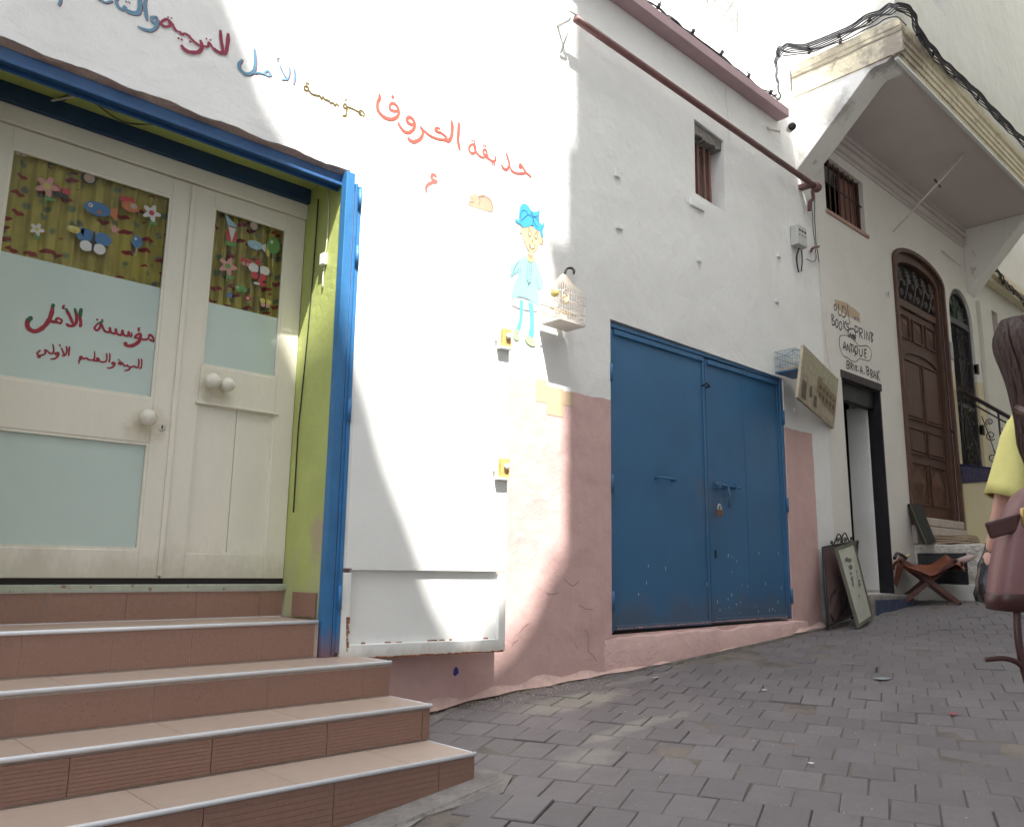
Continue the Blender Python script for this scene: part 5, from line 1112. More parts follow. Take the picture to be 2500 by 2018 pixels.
# ------------------------------------------------------------------ canvas picture standing out from the wall
cn = thing('canvas_picture', 'faded street-scene canvas hung askew between the blue doors and the shop', 'picture', (7.0, -.1, 2.5))
TR, BR_ = at(2047, 926, 1, -.03), at(2036, 1046, 1, -.03)
az = R(77); du = Vector((math.sin(az), math.cos(az), 0))
def onaz(px, py, h):
    r = FW+R2*((px-1250)/FPX)-U2*((py-1009)/FPX); nn = Vector((du.y, -du.x, 0)); return CAM+r*((h-CAM).dot(nn)/r.dot(nn))
TL, BL = onaz(1962, 841, TR), onaz(1948, 970, BR_)
nrm = (TR-TL).cross(BL-TL).normalized()
if nrm.y > 0: nrm = -nrm
def cvp(u, v): return TL.lerp(TR, u).lerp(BL.lerp(BR_, u), v)
g = G(); q = [TL, TR, BR_, BL]; g.add([p+nrm*.0 for p in q]+[p-nrm*.022 for p in q], [(0, 1, 2, 3), (7, 6, 5, 4), (0, 4, 5, 1), (1, 5, 6, 2), (2, 6, 7, 3), (3, 7, 4, 0)])
kid('canvas', g, mat('canvas_tan', (.42, .36, .26), .7, .25, 9, .2, .002, 60), cn)
def cpaint(polys, col, name, off):
    g = G()
    for i, poly in enumerate(polys):
        P = [cvp(u, v)+nrm*(off+i*.0001) for u, v in poly]; g.add(P, [tuple(range(len(P)))])
    kid('painted_area', g, mat(name, col, .6, .35, 30, .1, .001, 60, spots=(.30, .25, .17), spot_t=.56), cn)
cpaint([[(.02, .02), (.98, .02), (.98, .42), (.45, .40), (.02, .50)]], (.42, .39, .26), 'pic_sky', .001)
cpaint([[(.42, .30), (.55, .27), (.56, .33), (.98, .38), (.98, .78), (.62, .74), (.42, .62)]], (.25, .175, .09), 'pic_building', .0018)
cpaint([[(.48+.1*i, .42+.01*i), (.54+.1*i, .425+.01*i), (.54+.1*i, .52), (.48+.1*i, .51)] for i in range(5)]+[[(.48+.1*i, .58), (.54+.1*i, .585), (.54+.1*i, .68), (.48+.1*i, .67)] for i in range(5)], (.07, .04, .025), 'pic_windows', .0028)
cpaint([[(.05, .62), (.16, .60), (.18, .95), (.06, .95)], [(.24, .62), (.30, .60), (.32, .80), (.25, .82)], [(.36, .72), (.44, .70), (.46, .92), (.37, .92)]], (.10, .075, .05), 'pic_figures', .0036)
cpaint([[(.66, .84), (.84, .80), (.90, .92), (.70, .95)], [(.10, .56), (.14, .56), (.14, .62), (.10, .62)]], (.48, .42, .32), 'pic_light', .0042)
kid('hanging_nail', G().tube([TR+Vector((0, 0, .0)), TR+Vector((.02, .03, .01))], .004, 5), M['iron'], cn)

# ------------------------------------------------------------------ iron panel and framed print leaning at the shop
ip = thing('iron_screen', 'rusty mesh-backed iron screen with scroll finial leaning on the wall by the shop', 'screen', (7.1, -.15, .55))
def quad(bl, br, tr, tl):
    bl, br, tr, tl = [at(px, py, 1, y) for px, py, y in (bl, br, tr, tl)]
    nn = (br-bl).cross(tl-bl).normalized(); nn = -nn if nn.y > 0 else nn
    return (lambda a, c, d=0: bl.lerp(br, a).lerp(tl.lerp(tr, a), c)+nn*d), (br-bl).length
f, W = quad((2021, 1534, -.21), (2080, 1510, -.11), (2094, 1320, -.03), (2009, 1336, -.06))
g = G()
for a0, c0, a1, c1_ in ((0, 0, 0, 1), (1, 0, 1, 1), (0, 1, 1, 1), (0, .04, 1, .04)): g.tube([f(a0, c0), f(a1, c1_)], .011, 6)
g.tube([f(0, .0), f(-.06, -.01), f(-.08, .03)], .006, 5)
kid('frame', g, M['iron'], ip)
kid('mesh_sheet', (lambda g: g.add([f(.02, .04, -.004), f(.98, .04, -.004), f(.98, .98, -.004), f(.02, .98, -.004)], [(0, 1, 2, 3)]))(G()), mat('brown_mesh', (.13, .075, .075), .7, .2, 30, .3, .002, 90), ip)
g = G()
for pts in ([(.02, .1), (.1, .35), (.4, .45), (.5, .75), (.4, .92)], [(.1, .15), (.3, .05), (.5, .2), (.45, .4), (.25, .42), (.12, .3)], [(.5, .1), (.7, .2), (.8, .5), (.6, .7), (.5, .55), (.65, .45)], [(.9, .1), (.7, .3), (.65, .6), (.85, .9)]): g.tube(curve([f(a_, c__, .006) for a_, c__ in pts]), .0055, 5)
kid('scrolls', g, M['iron'], ip)
def fs(ca, cc2, r, s=1, a0=0): return [f(ca+r*(1-i/18*.8)*math.cos(a0+s*8.8*i/18)/W, cc2+r*(1-i/18*.8)*math.sin(a0+s*8.8*i/18)/.98) for i in range(19)]
g = G(); g.tube(curve([f(.22, 1.04), f(.30, 1.02), f(.42, 1.14), f(.50, 1.10), f(.50, 1.02)]), .006, 6); g.tube(curve([f(.82, 1.04), f(.74, 1.02), f(.62, 1.14), f(.54, 1.10), f(.54, 1.02)]), .006, 6)
for a_, s_ in ((.42, 1), (.62, -1)): g.tube(fs(a_, 1.06, .035, s_), .005, 5)
for a_, s_ in ((.24, -1), (.80, 1)): g.tube(fs(a_, 1.05, .022, s_), .005, 5)
kid('finial', g, M['iron'], ip)
fp = thing('framed_print', 'faded print in a narrow green-grey frame leaning against the iron screen', 'framed picture', (7.2, -.3, .55))
f2, W2 = quad((2095, 1532, -.36), (2129, 1507, -.27), (2083, 1322, -.13), (2039, 1337, -.16))
kid('backing', (lambda g: g.add([f2(0, 0, -.012), f2(1, 0, -.012), f2(1, 1, -.012), f2(0, 1, -.012)], [(0, 1, 2, 3)]))(G()), M['wood'], fp)
g = G(); fr_ = .055
def fbar(a0, a1, c0, c1_): g.add([f2(a0, c0, .012), f2(a1, c0, .012), f2(a1, c1_, .012), f2(a0, c1_, .012), f2(a0, c0, -.012), f2(a1, c0, -.012), f2(a1, c1_, -.012), f2(a0, c1_, -.012)], [(0, 1, 2, 3), (7, 6, 5, 4), (0, 4, 5, 1), (1, 5, 6, 2), (2, 6, 7, 3), (3, 7, 4, 0)])
fbar(0, fr_, 0, 1); fbar(1-fr_, 1, 0, 1); fbar(fr_, 1-fr_, 0, .035); fbar(fr_, 1-fr_, .965, 1)
kid('frame', g, mat('greenish_frame', (.10, .10, .07), .5, .15, 20, .2, .002, 60), fp, .002)
kid('print', (lambda g: g.add([f2(fr_, .035, .004), f2(1-fr_, .035, .004), f2(1-fr_, .965, .004), f2(fr_, .965, .004)], [(0, 1, 2, 3)]))(G()), mat('aged_paper', (.44, .44, .37), .5, .12, 10, .05, .001, 60), fp)
g = G()
for k in range(34):
    a_ = random.gauss(.5, .12); c__ = random.gauss(.52, .09); s_ = random.uniform(.015, .045)
    g.add([f2(a_+s_*math.cos(t)*3, c__+s_*math.sin(t)*.8, .0105+k*.00005) for t in (0, 1.3, 2.6, 3.9, 5.1)], [(0, 1, 2, 3, 4)])
kid('print_drawing', g, mat('faded_ink', (.13, .12, .12), .6, .3, 30, .05, .001, 60), fp)

# ------------------------------------------------------------------ folding stool with leather saddle seat, by the landing
stl = thing('folding_stool', 'X-legged folding wooden stool draped with a rust-brown leather seat', 'stool', (8.9, -.25, .72))
def gp(px, py, z): return at(px, py, 2, z)
sx, sy = 8.80, -.30
A1, A2 = Vector((8.50, -.46, ground(8.5, -.46))), Vector((9.18, -.46, ground(9.1, -.46)))
def leg(x0, z0, x1, z1, y):
    d = Vector((x1-x0, 0, z1-z0)).normalized(); n_ = Vector((-d.z, 0, d.x))*.022
    g = G(); P = [Vector((x0, y, z0)), Vector((x1, y, z1))]
    vs = []
    for yy_ in (y-.012, y+.012):
        for p in P: vs += [Vector((p.x, yy_, p.z))+n_, Vector((p.x, yy_, p.z))-n_]
    g.add(vs, [(0, 1, 3, 2), (4, 6, 7, 5), (0, 4, 5, 1), (2, 3, 7, 6), (0, 2, 6, 4), (1, 5, 7, 3)])
    kid('leg', g, mat('red_wood', (.10, .036, .026), .5, .25, 10, .2, .003, 30), stl, .003)
ST = Matrix.Translation((8.60, -.27, ground(8.6, -.27))) @ Matrix.Rotation(R(-62), 4, 'Z')
def lpt(x, y, z): return ST @ Vector((x, y, z))
for y in (-.20, .20):
    for s in (-1, 1):
        P0, P1 = lpt(-s*.24, y, .01), lpt(s*.22, y, .40); g = G()
        d = (P1-P0).normalized(); sd = (ST.to_3x3() @ Vector((0, 1, 0))); nn = d.cross(sd).normalized()*.022; off_ = sd*(.012*s)
        vs = [P0+nn+off_-sd*.01, P0-nn+off_-sd*.01, P1-nn+off_-sd*.01, P1+nn+off_-sd*.01]; vs += [v+sd*.02 for v in vs]
        g.add(vs, [(0, 1, 2, 3), (7, 6, 5, 4), (0, 4, 5, 1), (1, 5, 6, 2), (2, 6, 7, 3), (3, 7, 4, 0)])
        kid('leg', g, mat('red_wood', (.10, .036, .026), .5, .25, 10, .2, .003, 30), stl, .003)
for s in (-1, 1):
    kid('foot_rail', G().tube([lpt(s*.24, -.23, .02), lpt(s*.24, .23, .02)], .016, 6), mat('red_wood', (.10, .036, .026)), stl)
    kid('seat_rail', G().tube([lpt(s*.23, -.25, .41), lpt(s*.23, .27, .41)], .018, 8), mat('red_wood', (.10, .036, .026)), stl)
g = G(); NU, NV = 22, 12
for layer in (0, 1):
    o_ = len(g.v)
    for i in range(NU+1):
        u = -1+2*i/NU
        for j in range(NV+1):
            v = -1+2*j/NV
            z = .43-.20*(1-abs(u)**1.5)+.10*(v+1)*(1-.5*abs(u))*.6+.012*math.sin(v*5+u*3)+.008*math.sin(9*u+2*v)-layer*.026
            if abs(u) > .74: z -= (abs(u)-.74)*(1.1 if u < 0 else .5)+.0
            g.v.append(lpt(u*.31-(.03*(u+.74) if u < -.74 else 0), v*.27+.016*math.sin(u*6), z+.03))
    for i in range(NU):
        for j in range(NV):
            a = o_+i*(NV+1)+j; g.f.append((a, a+NV+1, a+NV+2, a+1)); g.sm.append(True)
kid('leather_seat', g, mat('rust_leather', (.20, .055, .025), .6, .22, 9, .5, .008, 22), stl)
g = G()
for s in (-1, 1):
    for j in range(2): g.tube(curve([lpt(s*.28, -.23+.46*j, .40), lpt(s*.30, -.12+.25*j, .36), lpt(s*.29, .02+.1*j, .33)]), .012, 6)
kid('leather_flap', g, mat('rust_leather', (.24, .065, .028)), stl)
kid('pale_roll', G().tube([lpt(.28, .10, .395), lpt(.40, .12, .44), lpt(.46, .13, .455)], [.030, .032, .012], 10), mat('pinkish_roll', (.48, .36, .33), .7), stl)
# leaning dark board, blankets, little kettle on the landing
lb_ = thing('leaning_board', 'long dark green-black board leaning beside the carved door', 'board', (9.1, -.1, 1.3))
q0, q1 = at(2232, 1230, 1, -.02), at(2272, 1320, 1, -.25)
g = G(); a = at(2222, 1230, 1, -.03); b2 = at(2250, 1232, 1, -.03); c2 = at(2286, 1322, 1, -.22); d2_ = at(2262, 1330, 1, -.22)
g.add([a, b2, c2, d2_]+[p+Vector((.01, .045, .01)) for p in (a, b2, c2, d2_)], [(0, 1, 2, 3), (7, 6, 5, 4), (0, 4, 5, 1), (1, 5, 6, 2), (2, 6, 7, 3), (3, 7, 4, 0)])
kid('board', g, mat('dark_green_board', (.012, .013, .011), .75, .3, 8, .2, .002, 40), lb_, .006)
kid('lime_edge', G().tube([a+Vector((-.004, -.002, -.01)), d2_+Vector((-.004, -.002, .01))], .003, 5), flat('lime_edge', (.14, .18, .04)), lb_)
fbk = thing('folded_blanket', 'folded beige blanket with dark gap lying on the rough landing', 'blanket', (9.3, -.2, 1.3))
g = G()
for k in range(4):
    z = 1.302+k*.024
    pts = [(-.50+.01*k, z), (-.02-.01*k, z)]
    n_ = 14; prof_ = []
    for i in range(n_+1):
        t = i/n_; prof_.append((-.46+.42*t, z+.004*math.sin(9*t+k)))
    vs = []
    for x in (9.08+.01*k, 9.34, 9.62-.02*k):
        for y, zz in prof_: vs.append(Vector((x, y, zz+.006*math.sin(x*9))))
        for y, zz in prof_: vs.append(Vector((x, y, zz+.019+.006*math.sin(x*9))))
    m_ = 2*(n_+1); fs_ = []
    for r_ in range(2):
        for i in range(n_):
            fs_ += [(r_*m_+i, (r_+1)*m_+i, (r_+1)*m_+i+1, r_*m_+i+1), (r_*m_+n_+1+i, r_*m_+n_+2+i, (r_+1)*m_+n_+2+i, (r_+1)*m_+n_+1+i)]
        fs_ += [(r_*m_, r_*m_+n_+1, (r_+1)*m_+n_+1, (r_+1)*m_), (r_*m_+n_, (r_+1)*m_+n_, (r_+1)*m_+2*n_+1, r_*m_+2*n_+1)]
    for i in range(n_): fs_.append((i, i+1, n_+2+i, n_+1+i))
    g.add(vs, fs_, True)
kid('folds', g, mat('beige_wool', (.42, .32, .23), .95, .15, 14, .9, .006, 90), fbk)
tk = thing('brass_tool', 'small dark handled tool with brass tip lying behind the stool', 'tool', tuple(at(2205, 1355, 1, -.35)))
kid('handle', G().tube(curve([at(2184, 1362, 1, -.38), at(2190, 1351, 1, -.36), at(2202, 1355, 1, -.36), at(2212, 1362, 1, -.36)]), .016, 8), M['iron'], tk)
kid('tip', G().tube([at(2212, 1358, 1, -.36), at(2222, 1354, 1, -.36)], .012, 7), flat('brass_tip', (.5, .38, .18), .3), tk)

# ------------------------------------------------------------------ litter
def lit(name, label, cat, px, py, pts, col, h=.002, z=None):
    # find ground point under the pixel
    q = at(px, py, 2, .4)
    for _ in range(12): q = at(px, py, 2, ground(q.x, q.y)+.004)
    o = thing(name, label, cat, tuple(q), 'bits of litter on the paving' if cat == 'litter' else None)
    g = G(); n_ = len(pts); rot = random.random()*3
    vs = [q+Vector((x, y, .003+h*(1+math.sin(3*i)))) for i, (x, y) in enumerate(pts)]; vs2 = [v+Vector((0, 0, .0018)) for v in vs]
    g.add(vs+vs2, [tuple(range(n_)), tuple(n_+i for i in reversed(range(n_)))]+[(i, (i+1) % n_, n_+(i+1) % n_, n_+i) for i in range(n_)])
    kid('piece', g, flat('litter_'+str(len(bpy.data.materials)), col, .6), o); return o
sq = lambda a, b_, s=.2: [(-a, -b_), (a*.9, -b_*1.2), (a*1.1, b_*s*4), (-a*.8, b_)]
lit('paper_scrap', 'folded white paper scrap on the paving towards the stool', 'litter', 2358, 1580, sq(.05, .05), (.68, .66, .58), .006)
lit('pen', 'black stick lying flat on the paving', 'stick', 2140, 1634, [(-.10, -.035), (.10, .045), (.105, .035), (-.095, -.045)], (.015, .015, .017), .003)
lit('plastic_scrap', 'flattened translucent grey plastic scrap below the black stick', 'litter', 2152, 1657, [(-.06, -.03), (-.02, -.045), (.05, -.04), (.06, .02), (.02, .03), (-.03, .04)], (.30, .34, .345), .0006)
lit('red_wrapper', 'small red and white wrapper on the right of the paving', 'litter', 2326, 1745, sq(.018, .014), (.62, .05, .09), .005)
lit('yellow_leaf', 'dry yellow-brown leaf near the stool', 'leaf', 2276, 1554, [(-.05, 0), (-.02, .02), (.02, .01), (.06, .015), (.02, -.02), (-.02, -.012)], (.40, .24, .07), .005)
lit('paper_scrap', 'long thin white paper strip left of the framed print', 'litter', 2010, 1590, [(-.08, -.01), (.07, .03), (.075, .02), (-.075, -.022)], (.62, .63, .62))
lit('paper_scrap', 'tiny crumpled white paper between strip and folded scrap', 'litter', 2172, 1597, sq(.02, .02), (.58, .55, .50), .005)
lit('paper_scrap', 'small white crumb near the blue door foot', 'litter', 1865, 1687, sq(.014, .012), (.75, .75, .73), .005)
lit('pebble', 'tiny dark pebble in front of the stool', 'pebble', 2292, 1498, sq(.02, .018), (.02, .02, .02), .01)
lit('paper_scrap', 'thin white scrap just below the blue door plinth', 'litter', 1600, 1655, sq(.025, .008), (.68, .68, .66))
lit('paper_scrap', 'white dot of paper on the near paving', 'litter', 1979, 1866, sq(.010, .010), (.8, .8, .78), .004)
# fine grit along the wall foot and scattered specks
g = G()
for k in range(900):
    if k < 520: x = random.gauss(3.35, .33); y = -abs(random.gauss(.0, .12))-.05
    else: x = random.uniform(1.8, 9); y = -random.uniform(.05, 3.2)
    if x < 2.3 and y > -1.0 or x > 8.9: continue
    s_ = random.uniform(.0015, .0045); z = ground(x, y)+.004
    g.add([(x-s_, y-s_, z), (x+s_, y-s_, z), (x, y+s_, z), (x, y, z+s_*1.3)], [(0, 1, 3), (1, 2, 3), (2, 0, 3)])
obj('grit', g, mat('grit_pale', (.42, .39, .33), .9, .4, 60), parent=street, kind='stuff')
# ------------------------------------------------------------------ woman with shoulder bag at the right edge
def skinned(name, joints, edges, m, parent, sub=2, smooth=True, root=0):
    me = bpy.data.meshes.new(name); me.from_pydata([Vector(j[0])-parent_loc(parent) for j in joints], edges, []); me.materials.append(m)
    o = bpy.data.objects.new(name, me); C.objects.link(o); o.parent = parent
    s = o.modifiers.new('skin', 'SKIN'); s.use_smooth_shade = True
    for i, j in enumerate(joints):
        r = j[1]; me.skin_vertices[0].data[i].radius = (r, r) if isinstance(r, (int, float)) else r
    me.skin_vertices[0].data[root].use_root = True
    u = o.modifiers.new('sub', 'SUBSURF'); u.levels = u.render_levels = sub
    return o
def parent_loc(p):
    while p.parent: p = p.parent
    return p.location
lat = lambda l, d: Vector((CAM.x+.682*d+.7315*l, CAM.y+.7315*d-.682*l, 0))
base = lat(1.785, 2.52); gz = ground(base.x, base.y); base.z = gz
wm = thing('person', 'woman with long brown hair in a yellow t-shirt walking up the lane with a bag', 'person', tuple(base))
skin = mat('skin', (.56, .31, .25), .5, .07, 8, .1, .002, 60); tee = mat('yellow_cotton', (.70, .66, .24), .9, .05, 8, .4, .006, 18)
jean = mat('dark_trousers', (.04, .04, .055), .8, .2, 20, .3, .003, 60); hair = mat('brown_hair', (.045, .020, .016), .45, .5, 6, .8, .008, 60, grain=(6, 6, .5))
LT = Vector((.7315, -.682, 0)); FD = Vector((.682, .7315, 0))     # camera right / away
LS = -(Vector((0, -1, 0)))                                        # her left = +Y (she walks towards +X)
sdir = (LT*-.93+FD*.36).normalized()                              # direction of her left shoulder
fdir = Vector((-sdir.y, sdir.x, 0)); fdir = fdir if fdir.dot(FD) > 0 else -fdir
def bp(l, f_, z): return base+sdir*(l+max(0, z-.95)*.10+max(0, z-1.32)*.30)+fdir*f_+Vector((0, 0, z))
J = [(bp(0, 0, .86), (.135, .11)), (bp(0, .01, 1.02), (.115, .09)), (bp(0, .015, 1.18), (.135, .10)), (bp(0, 0, 1.29), (.09, .07)), (bp(0, .0, 1.36), .048), (bp(0, .02, 1.42), .05), (bp(0, .02, 1.50), (.075, .09)), (bp(0, .02, 1.57), (.06, .07)),
     (bp(.145, .0, 1.255), .052), (bp(.215, -.02, 1.07), .041), (bp(.262, .02, .93), .031), (bp(.285, .04, .86), .022),
     (bp(-.145, 0, 1.255), .052), (bp(-.20, -.01, 1.05), .042), (bp(-.20, .10, .87), .032), (bp(-.20, .12, .82), .024),
     (bp(.085, .0, .78), .085), (bp(.09, .12, .44), .056), (bp(.09, .06, .10), .036), (bp(.09, .20, .04), .034),
     (bp(-.085, .0, .78), .085), (bp(-.09, .0, .44), .056), (bp(-.09, -.20, .14), .036), (bp(-.09, -.10, .05), .034)]
Ed = [(0, 1), (1, 2), (2, 3), (3, 4), (4, 5), (5, 6), (6, 7), (3, 8), (8, 9), (9, 10), (10, 11), (3, 12), (12, 13), (13, 14), (14, 15), (0, 16), (16, 17), (17, 18), (18, 19), (0, 20), (20, 21), (21, 22), (22, 23)]
body = skinned('body', J, Ed, skin, wm)
def hand(o, side):
    g = G(); fw_ = Vector((0, 0, -1)); 
    for k in range(4):
        a = o+sdir*(.0)+fdir*(-.022+.015*k)+Vector((0, 0, -.045)); ln = (.055, .066, .070, .058)[k]
        p1 = a+Vector((0, 0, -ln*.5)); p2 = p1-sdir*side*.020+Vector((0, 0, -ln*.35)); p3 = p2-sdir*side*.022+Vector((0, 0, .002))
        g.tube(curve([a, p1, p2, p3], 3), [.0095]*4+[.0088]*3+[.0075]*3, 8)
    t0 = o+fdir*.028+Vector((0, 0, -.015)); g.tube(curve([t0, t0+fdir*.018+Vector((0, 0, -.03)), t0+fdir*.016-sdir*side*.02+Vector((0, 0, -.055))], 3), [.012]*4+[.009]*3, 8)
    g.ball(o+Vector((0, 0, -.03)), .026, .030, .042)
    return g
kid('hand', hand(J[11][0]+Vector((0, 0, .0)), 1), skin, wm); kid('hand', hand(J[15][0], -1), skin, wm)
# t-shirt
T = [(bp(0, 0, .84), (.165, .135)), (bp(0, .01, 1.02), (.145, .118)), (bp(0, .015, 1.18), (.160, .122)), (bp(0, 0, 1.285), (.115, .085)), (bp(.130, .0, 1.268), .056), (bp(.150, -.005, 1.22), .056), (bp(.155, -.005, 1.20), .05), (bp(-.150, 0, 1.262), .072), (bp(-.190, -.01, 1.12), .074), (bp(-.203, -.01, 1.055), .078)]
g = G(); N_ = 24; sv = [(bp(.108, 0, 1.285), .050), (bp(.135, -.003, 1.262), .062), (bp(.160, -.006, 1.21), .066), (bp(.185, -.010, 1.14), .070), (bp(.215, -.014, 1.06), .078), (bp(.228, -.016, 1.025), .081), (bp(.226, -.016, 1.028), .074)]
for i, (c_, r_) in enumerate(sv):
    for k in range(N_):
        a = 6.283*k/N_; rr_ = r_*(1+.05*math.sin(3*a+i)+.03*math.sin(7*a+i*2))
        g.v.append(c_+fdir*rr_*1.15*math.cos(a)+(sdir*.93+Vector((0, 0, .36)))*rr_*.80*math.sin(a))
for i in range(len(sv)-1):
    for k in range(N_): g.f.append((i*N_+k, i*N_+(k+1) % N_, (i+1)*N_+(k+1) % N_, (i+1)*N_+k)); g.sm.append(True)
kid('sleeve', g, tee, wm)
skinned('t_shirt', T, [(0, 1), (1, 2), (2, 3), (3, 4), (4, 5), (5, 6), (3, 7), (7, 8), (8, 9)], tee, wm)
Tr = [(bp(0, 0, .86), (.150, .125)), (bp(.085, .0, .76), .100), (bp(.09, .12, .44), .074), (bp(.09, .06, .13), .062), (bp(-.085, .0, .76), .100), (bp(-.09, .0, .44), .074), (bp(-.09, -.19, .17), .062)]
skinned('trousers', Tr, [(0, 1), (1, 2), (2, 3), (0, 4), (4, 5), (5, 6)], jean, wm)
g = G()
for s, f0, z in ((1, .10, .035), (-1, -.16, .05)):
    g.ball(bp(s*.09, f0+.06, z), .05, .12, .045)
kid('shoes', g, flat('dark_shoe', (.03, .025, .025), .5), wm)
# face and ears on the head (turned away from the camera)
g = G(); hc = bp(0, .02, 1.50)
g.ball(hc+fdir*.105+Vector((0, 0, -.01)), .012, .012, .02); g.ball(hc+sdir*.085, .012, .02, .03); g.ball(hc-sdir*.085, .012, .02, .03)
kid('nose_and_ears', g, skin, wm)
g = G()
for s in (-1, 1): g.ball(hc+fdir*.088+sdir*.032*s+Vector((0, 0, .02)), .011, .008, .008)
kid('eyes', g, flat('eye_dark', (.03, .02, .02), .2), wm)
kid('mouth', G().tube([hc+fdir*.090+sdir*.022+Vector((0, 0, -.045)), hc+fdir*.095+Vector((0, 0, -.047)), hc+fdir*.090-sdir*.022+Vector((0, 0, -.045))], .005, 6), flat('lips', (.35, .12, .11)), wm)
# hair: cap plus long wavy strands down the back
Hh = [(bp(0, -.005, 1.545), (.098, .105)), (bp(0, -.035, 1.48), (.098, .095)), (bp(.03, -.065, 1.38), (.088, .072)), (bp(.065, -.085, 1.26), (.078, .055)), (bp(.085, -.095, 1.14), (.064, .048)), (bp(.09, -.10, 1.06), (.034, .028))]
skinned('hair', Hh, [(0, 1), (1, 2), (2, 3), (3, 4), (4, 5)], hair, wm)
g = G()
for k in range(170):
    a = random.uniform(-2.0, 2.0); r0 = .104; q_ = random.uniform(.96, 1.06)
    st_ = bp(math.sin(a)*r0*.5, -math.cos(a)*r0*.5-.005, 1.605); m0 = bp(math.sin(a)*r0*q_, -math.cos(a)*r0*q_-.01, 1.53)
    m1 = bp(.03+math.sin(a)*.103*q_, -.045-math.cos(a)*.088*q_, 1.42); m2 = bp(.065+.092*math.sin(a)+random.uniform(-.014, .014), -.075-.055*math.cos(a)*q_, 1.28); m3 = bp(.085+.078*math.sin(a)+random.uniform(-.016, .016), -.09-.045*math.cos(a), 1.16)
    e_ = bp(.09+.055*math.sin(a)+random.uniform(-.012, .012), -.10-.02*math.cos(a), random.uniform(.99, 1.10))
    g.tube(curve([st_, m0, m1, m2, m3, e_], 4), [.0055]*16+[.0048]*4+[.0012], 5)
kid('hair_strands', g, mat('brown_hair_light', (.050, .021, .015), .45, .5, 6, .8, .008, 60, grain=(6, 6, .5)), wm)
# maroon bag on her back
bgc = lat(1.475, 2.25); bgc.z = 1.075
sb = thing('shoulder_bag', 'maroon leather shoulder bag with dark base and brass buckle on her back', 'bag', tuple(bgc))
BM = Matrix.Translation(bgc) @ Matrix(((.7315, .682, 0, 0), (-.682, .7315, 0, 0), (0, 0, 1, 0), (0, 0, 0, 1)))
def bagbody(x0, x1, y0, y1, z0, z1, m, name, bv):
    g = G(); g.box(x0, x1, y0, y1, z0, z1, BM); o = kid(name, g, m, sb, bv); o.modifiers['bevel'].segments = 5; 
    for p in o.data.polygons: p.use_smooth = True
    return o
leather = mat('maroon_leather', (.19, .085, .085), .50, .15, 4, .3, .004, 50, coat=.15); dleather = mat('dark_leather', (.055, .016, .014), .35, .2, 10, .2, .003, 50)
g = G(); NN = 10
def bagsurf(z): return 1-.30*max(0, (z-.05)/.14)**2 if z > .05 else 1
secs = [(-.165, .80), (-.158, .96), (-.12, 1.02), (-.05, 1.03), (.03, 1.0), (.09, .95), (.135, .84), (.162, .66), (.175, .45)]
for z, s_ in secs:
    for i in range(28):
        a = 6.283*i/28; ca, sa = math.cos(a), math.sin(a); e_ = .55
        g.v.append(BM @ Vector((math.copysign(abs(ca)**e_, ca)*.155*s_+.04*(z/.17), math.copysign(abs(sa)**e_, sa)*.065*s_, z)))
for i in range(len(secs)-1):
    for k in range(28): g.f.append((i*28+k, i*28+(k+1) % 28, (i+1)*28+(k+1) % 28, (i+1)*28+k)); g.sm.append(True)
g.f.append(tuple(reversed(range(28)))); g.sm.append(False); g.f.append(tuple((len(secs)-1)*28+k for k in range(28))); g.sm.append(True)
kid('bag_body', g, leather, sb)
g = G()
for z, s_ in ((-.172, .80), (-.166, .97), (-.128, 1.035), (-.125, 1.02)):
    for i in range(28):
        a = 6.283*i/28; ca, sa = math.cos(a), math.sin(a)
        g.v.append(BM @ Vector((math.copysign(abs(ca)**.55, ca)*.157*s_+.04*(z/.17), math.copysign(abs(sa)**.55, sa)*.067*s_, z)))
for i in range(3):
    for k in range(28): g.f.append((i*28+k, i*28+(k+1) % 28, (i+1)*28+(k+1) % 28, (i+1)*28+k)); g.sm.append(True)
g.f.append(tuple(reversed(range(28)))); g.sm.append(False)
kid('bag_base', g, dleather, sb)
kid('strap_tab', G().box(-.185, -.085, -.045, -.030, .07, .115, BM @ Matrix.Rotation(R(-16), 4, 'Y')), dleather, sb, .006)
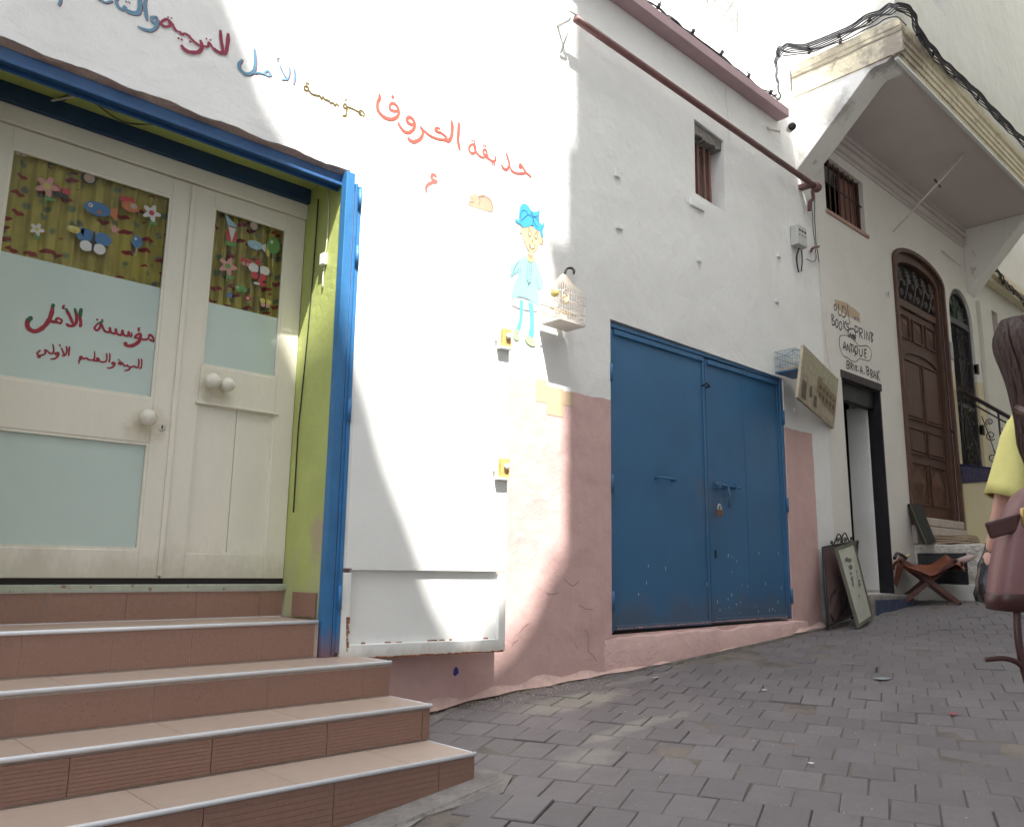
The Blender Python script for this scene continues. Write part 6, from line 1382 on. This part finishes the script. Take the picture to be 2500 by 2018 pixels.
kid('buckle', G().tube([BM @ Vector((x, -.052, z)) for x, z in ((-.115, .055), (-.075, .06), (-.075, .10), (-.115, .095))], .006, 7, True), mat('brass_buckle', (.55, .38, .14), .35, .1, 20, .1, .001, 60, metal=.8), sb)
kid('shoulder_strap', G().tube(curve([BM @ Vector((-.02, .0, .16)), BM @ Vector((.05, -.01, .26)), BM @ Vector((.06, .08, .36)), BM @ Vector((.06, .20, .42))]), .014, 8), dleather, sb)
kid('hanging_strap', G().tube(curve([BM @ Vector((-.135, -.02, -.160)), BM @ Vector((-.145, -.03, -.24)), BM @ Vector((-.135, -.03, -.33)), BM @ Vector((-.110, -.03, -.42)), BM @ Vector((-.05, -.02, -.50))]), .010, 8), dleather, sb)
kid('hanging_strap', G().tube(curve([BM @ Vector((-.235, -.03, -.293)), BM @ Vector((-.19, -.035, -.289)), BM @ Vector((-.155, -.035, -.300)), BM @ Vector((-.135, -.03, -.325)), BM @ Vector((-.120, -.03, -.37))]), .007, 7), dleather, sb)
kid('care_label', G().box(.02, .09, -.070, -.066, .19, .24, BM), flat('white_label', (.70, .70, .68)), sb, .002)
# black plastic bag in her hand
hp = J[11][0]
hp = hp+LT*.004+Vector((0, 0, .065))
pb = thing('plastic_bag', 'small black plastic bag hanging from her left hand', 'bag', tuple(hp))
g = G()
for i, (dz, rx) in enumerate(((-.03, .016), (-.06, .022), (-.10, .040), (-.15, .055), (-.19, .060), (-.215, .050), (-.225, .02))):
    for k in range(20):
        a = 6.283*k/20; rr_ = rx*(1+.14*math.sin(5*a+i*1.3)+.08*math.sin(9*a+i))
        g.v.append(hp+Vector((0, 0, dz))+sdir*rr_*math.cos(a)+fdir*rr_*.7*math.sin(a))
for i in range(6):
    for k in range(20): g.f.append((i*20+k, i*20+(k+1) % 20, (i+1)*20+(k+1) % 20, (i+1)*20+k)); g.sm.append(True)
g.f.append(tuple(range(120, 140))); g.sm.append(True)
kid('bag_body', g, mat('black_plastic', (.014, .014, .016), .22, .2, 10, .6, .008, 26), pb)
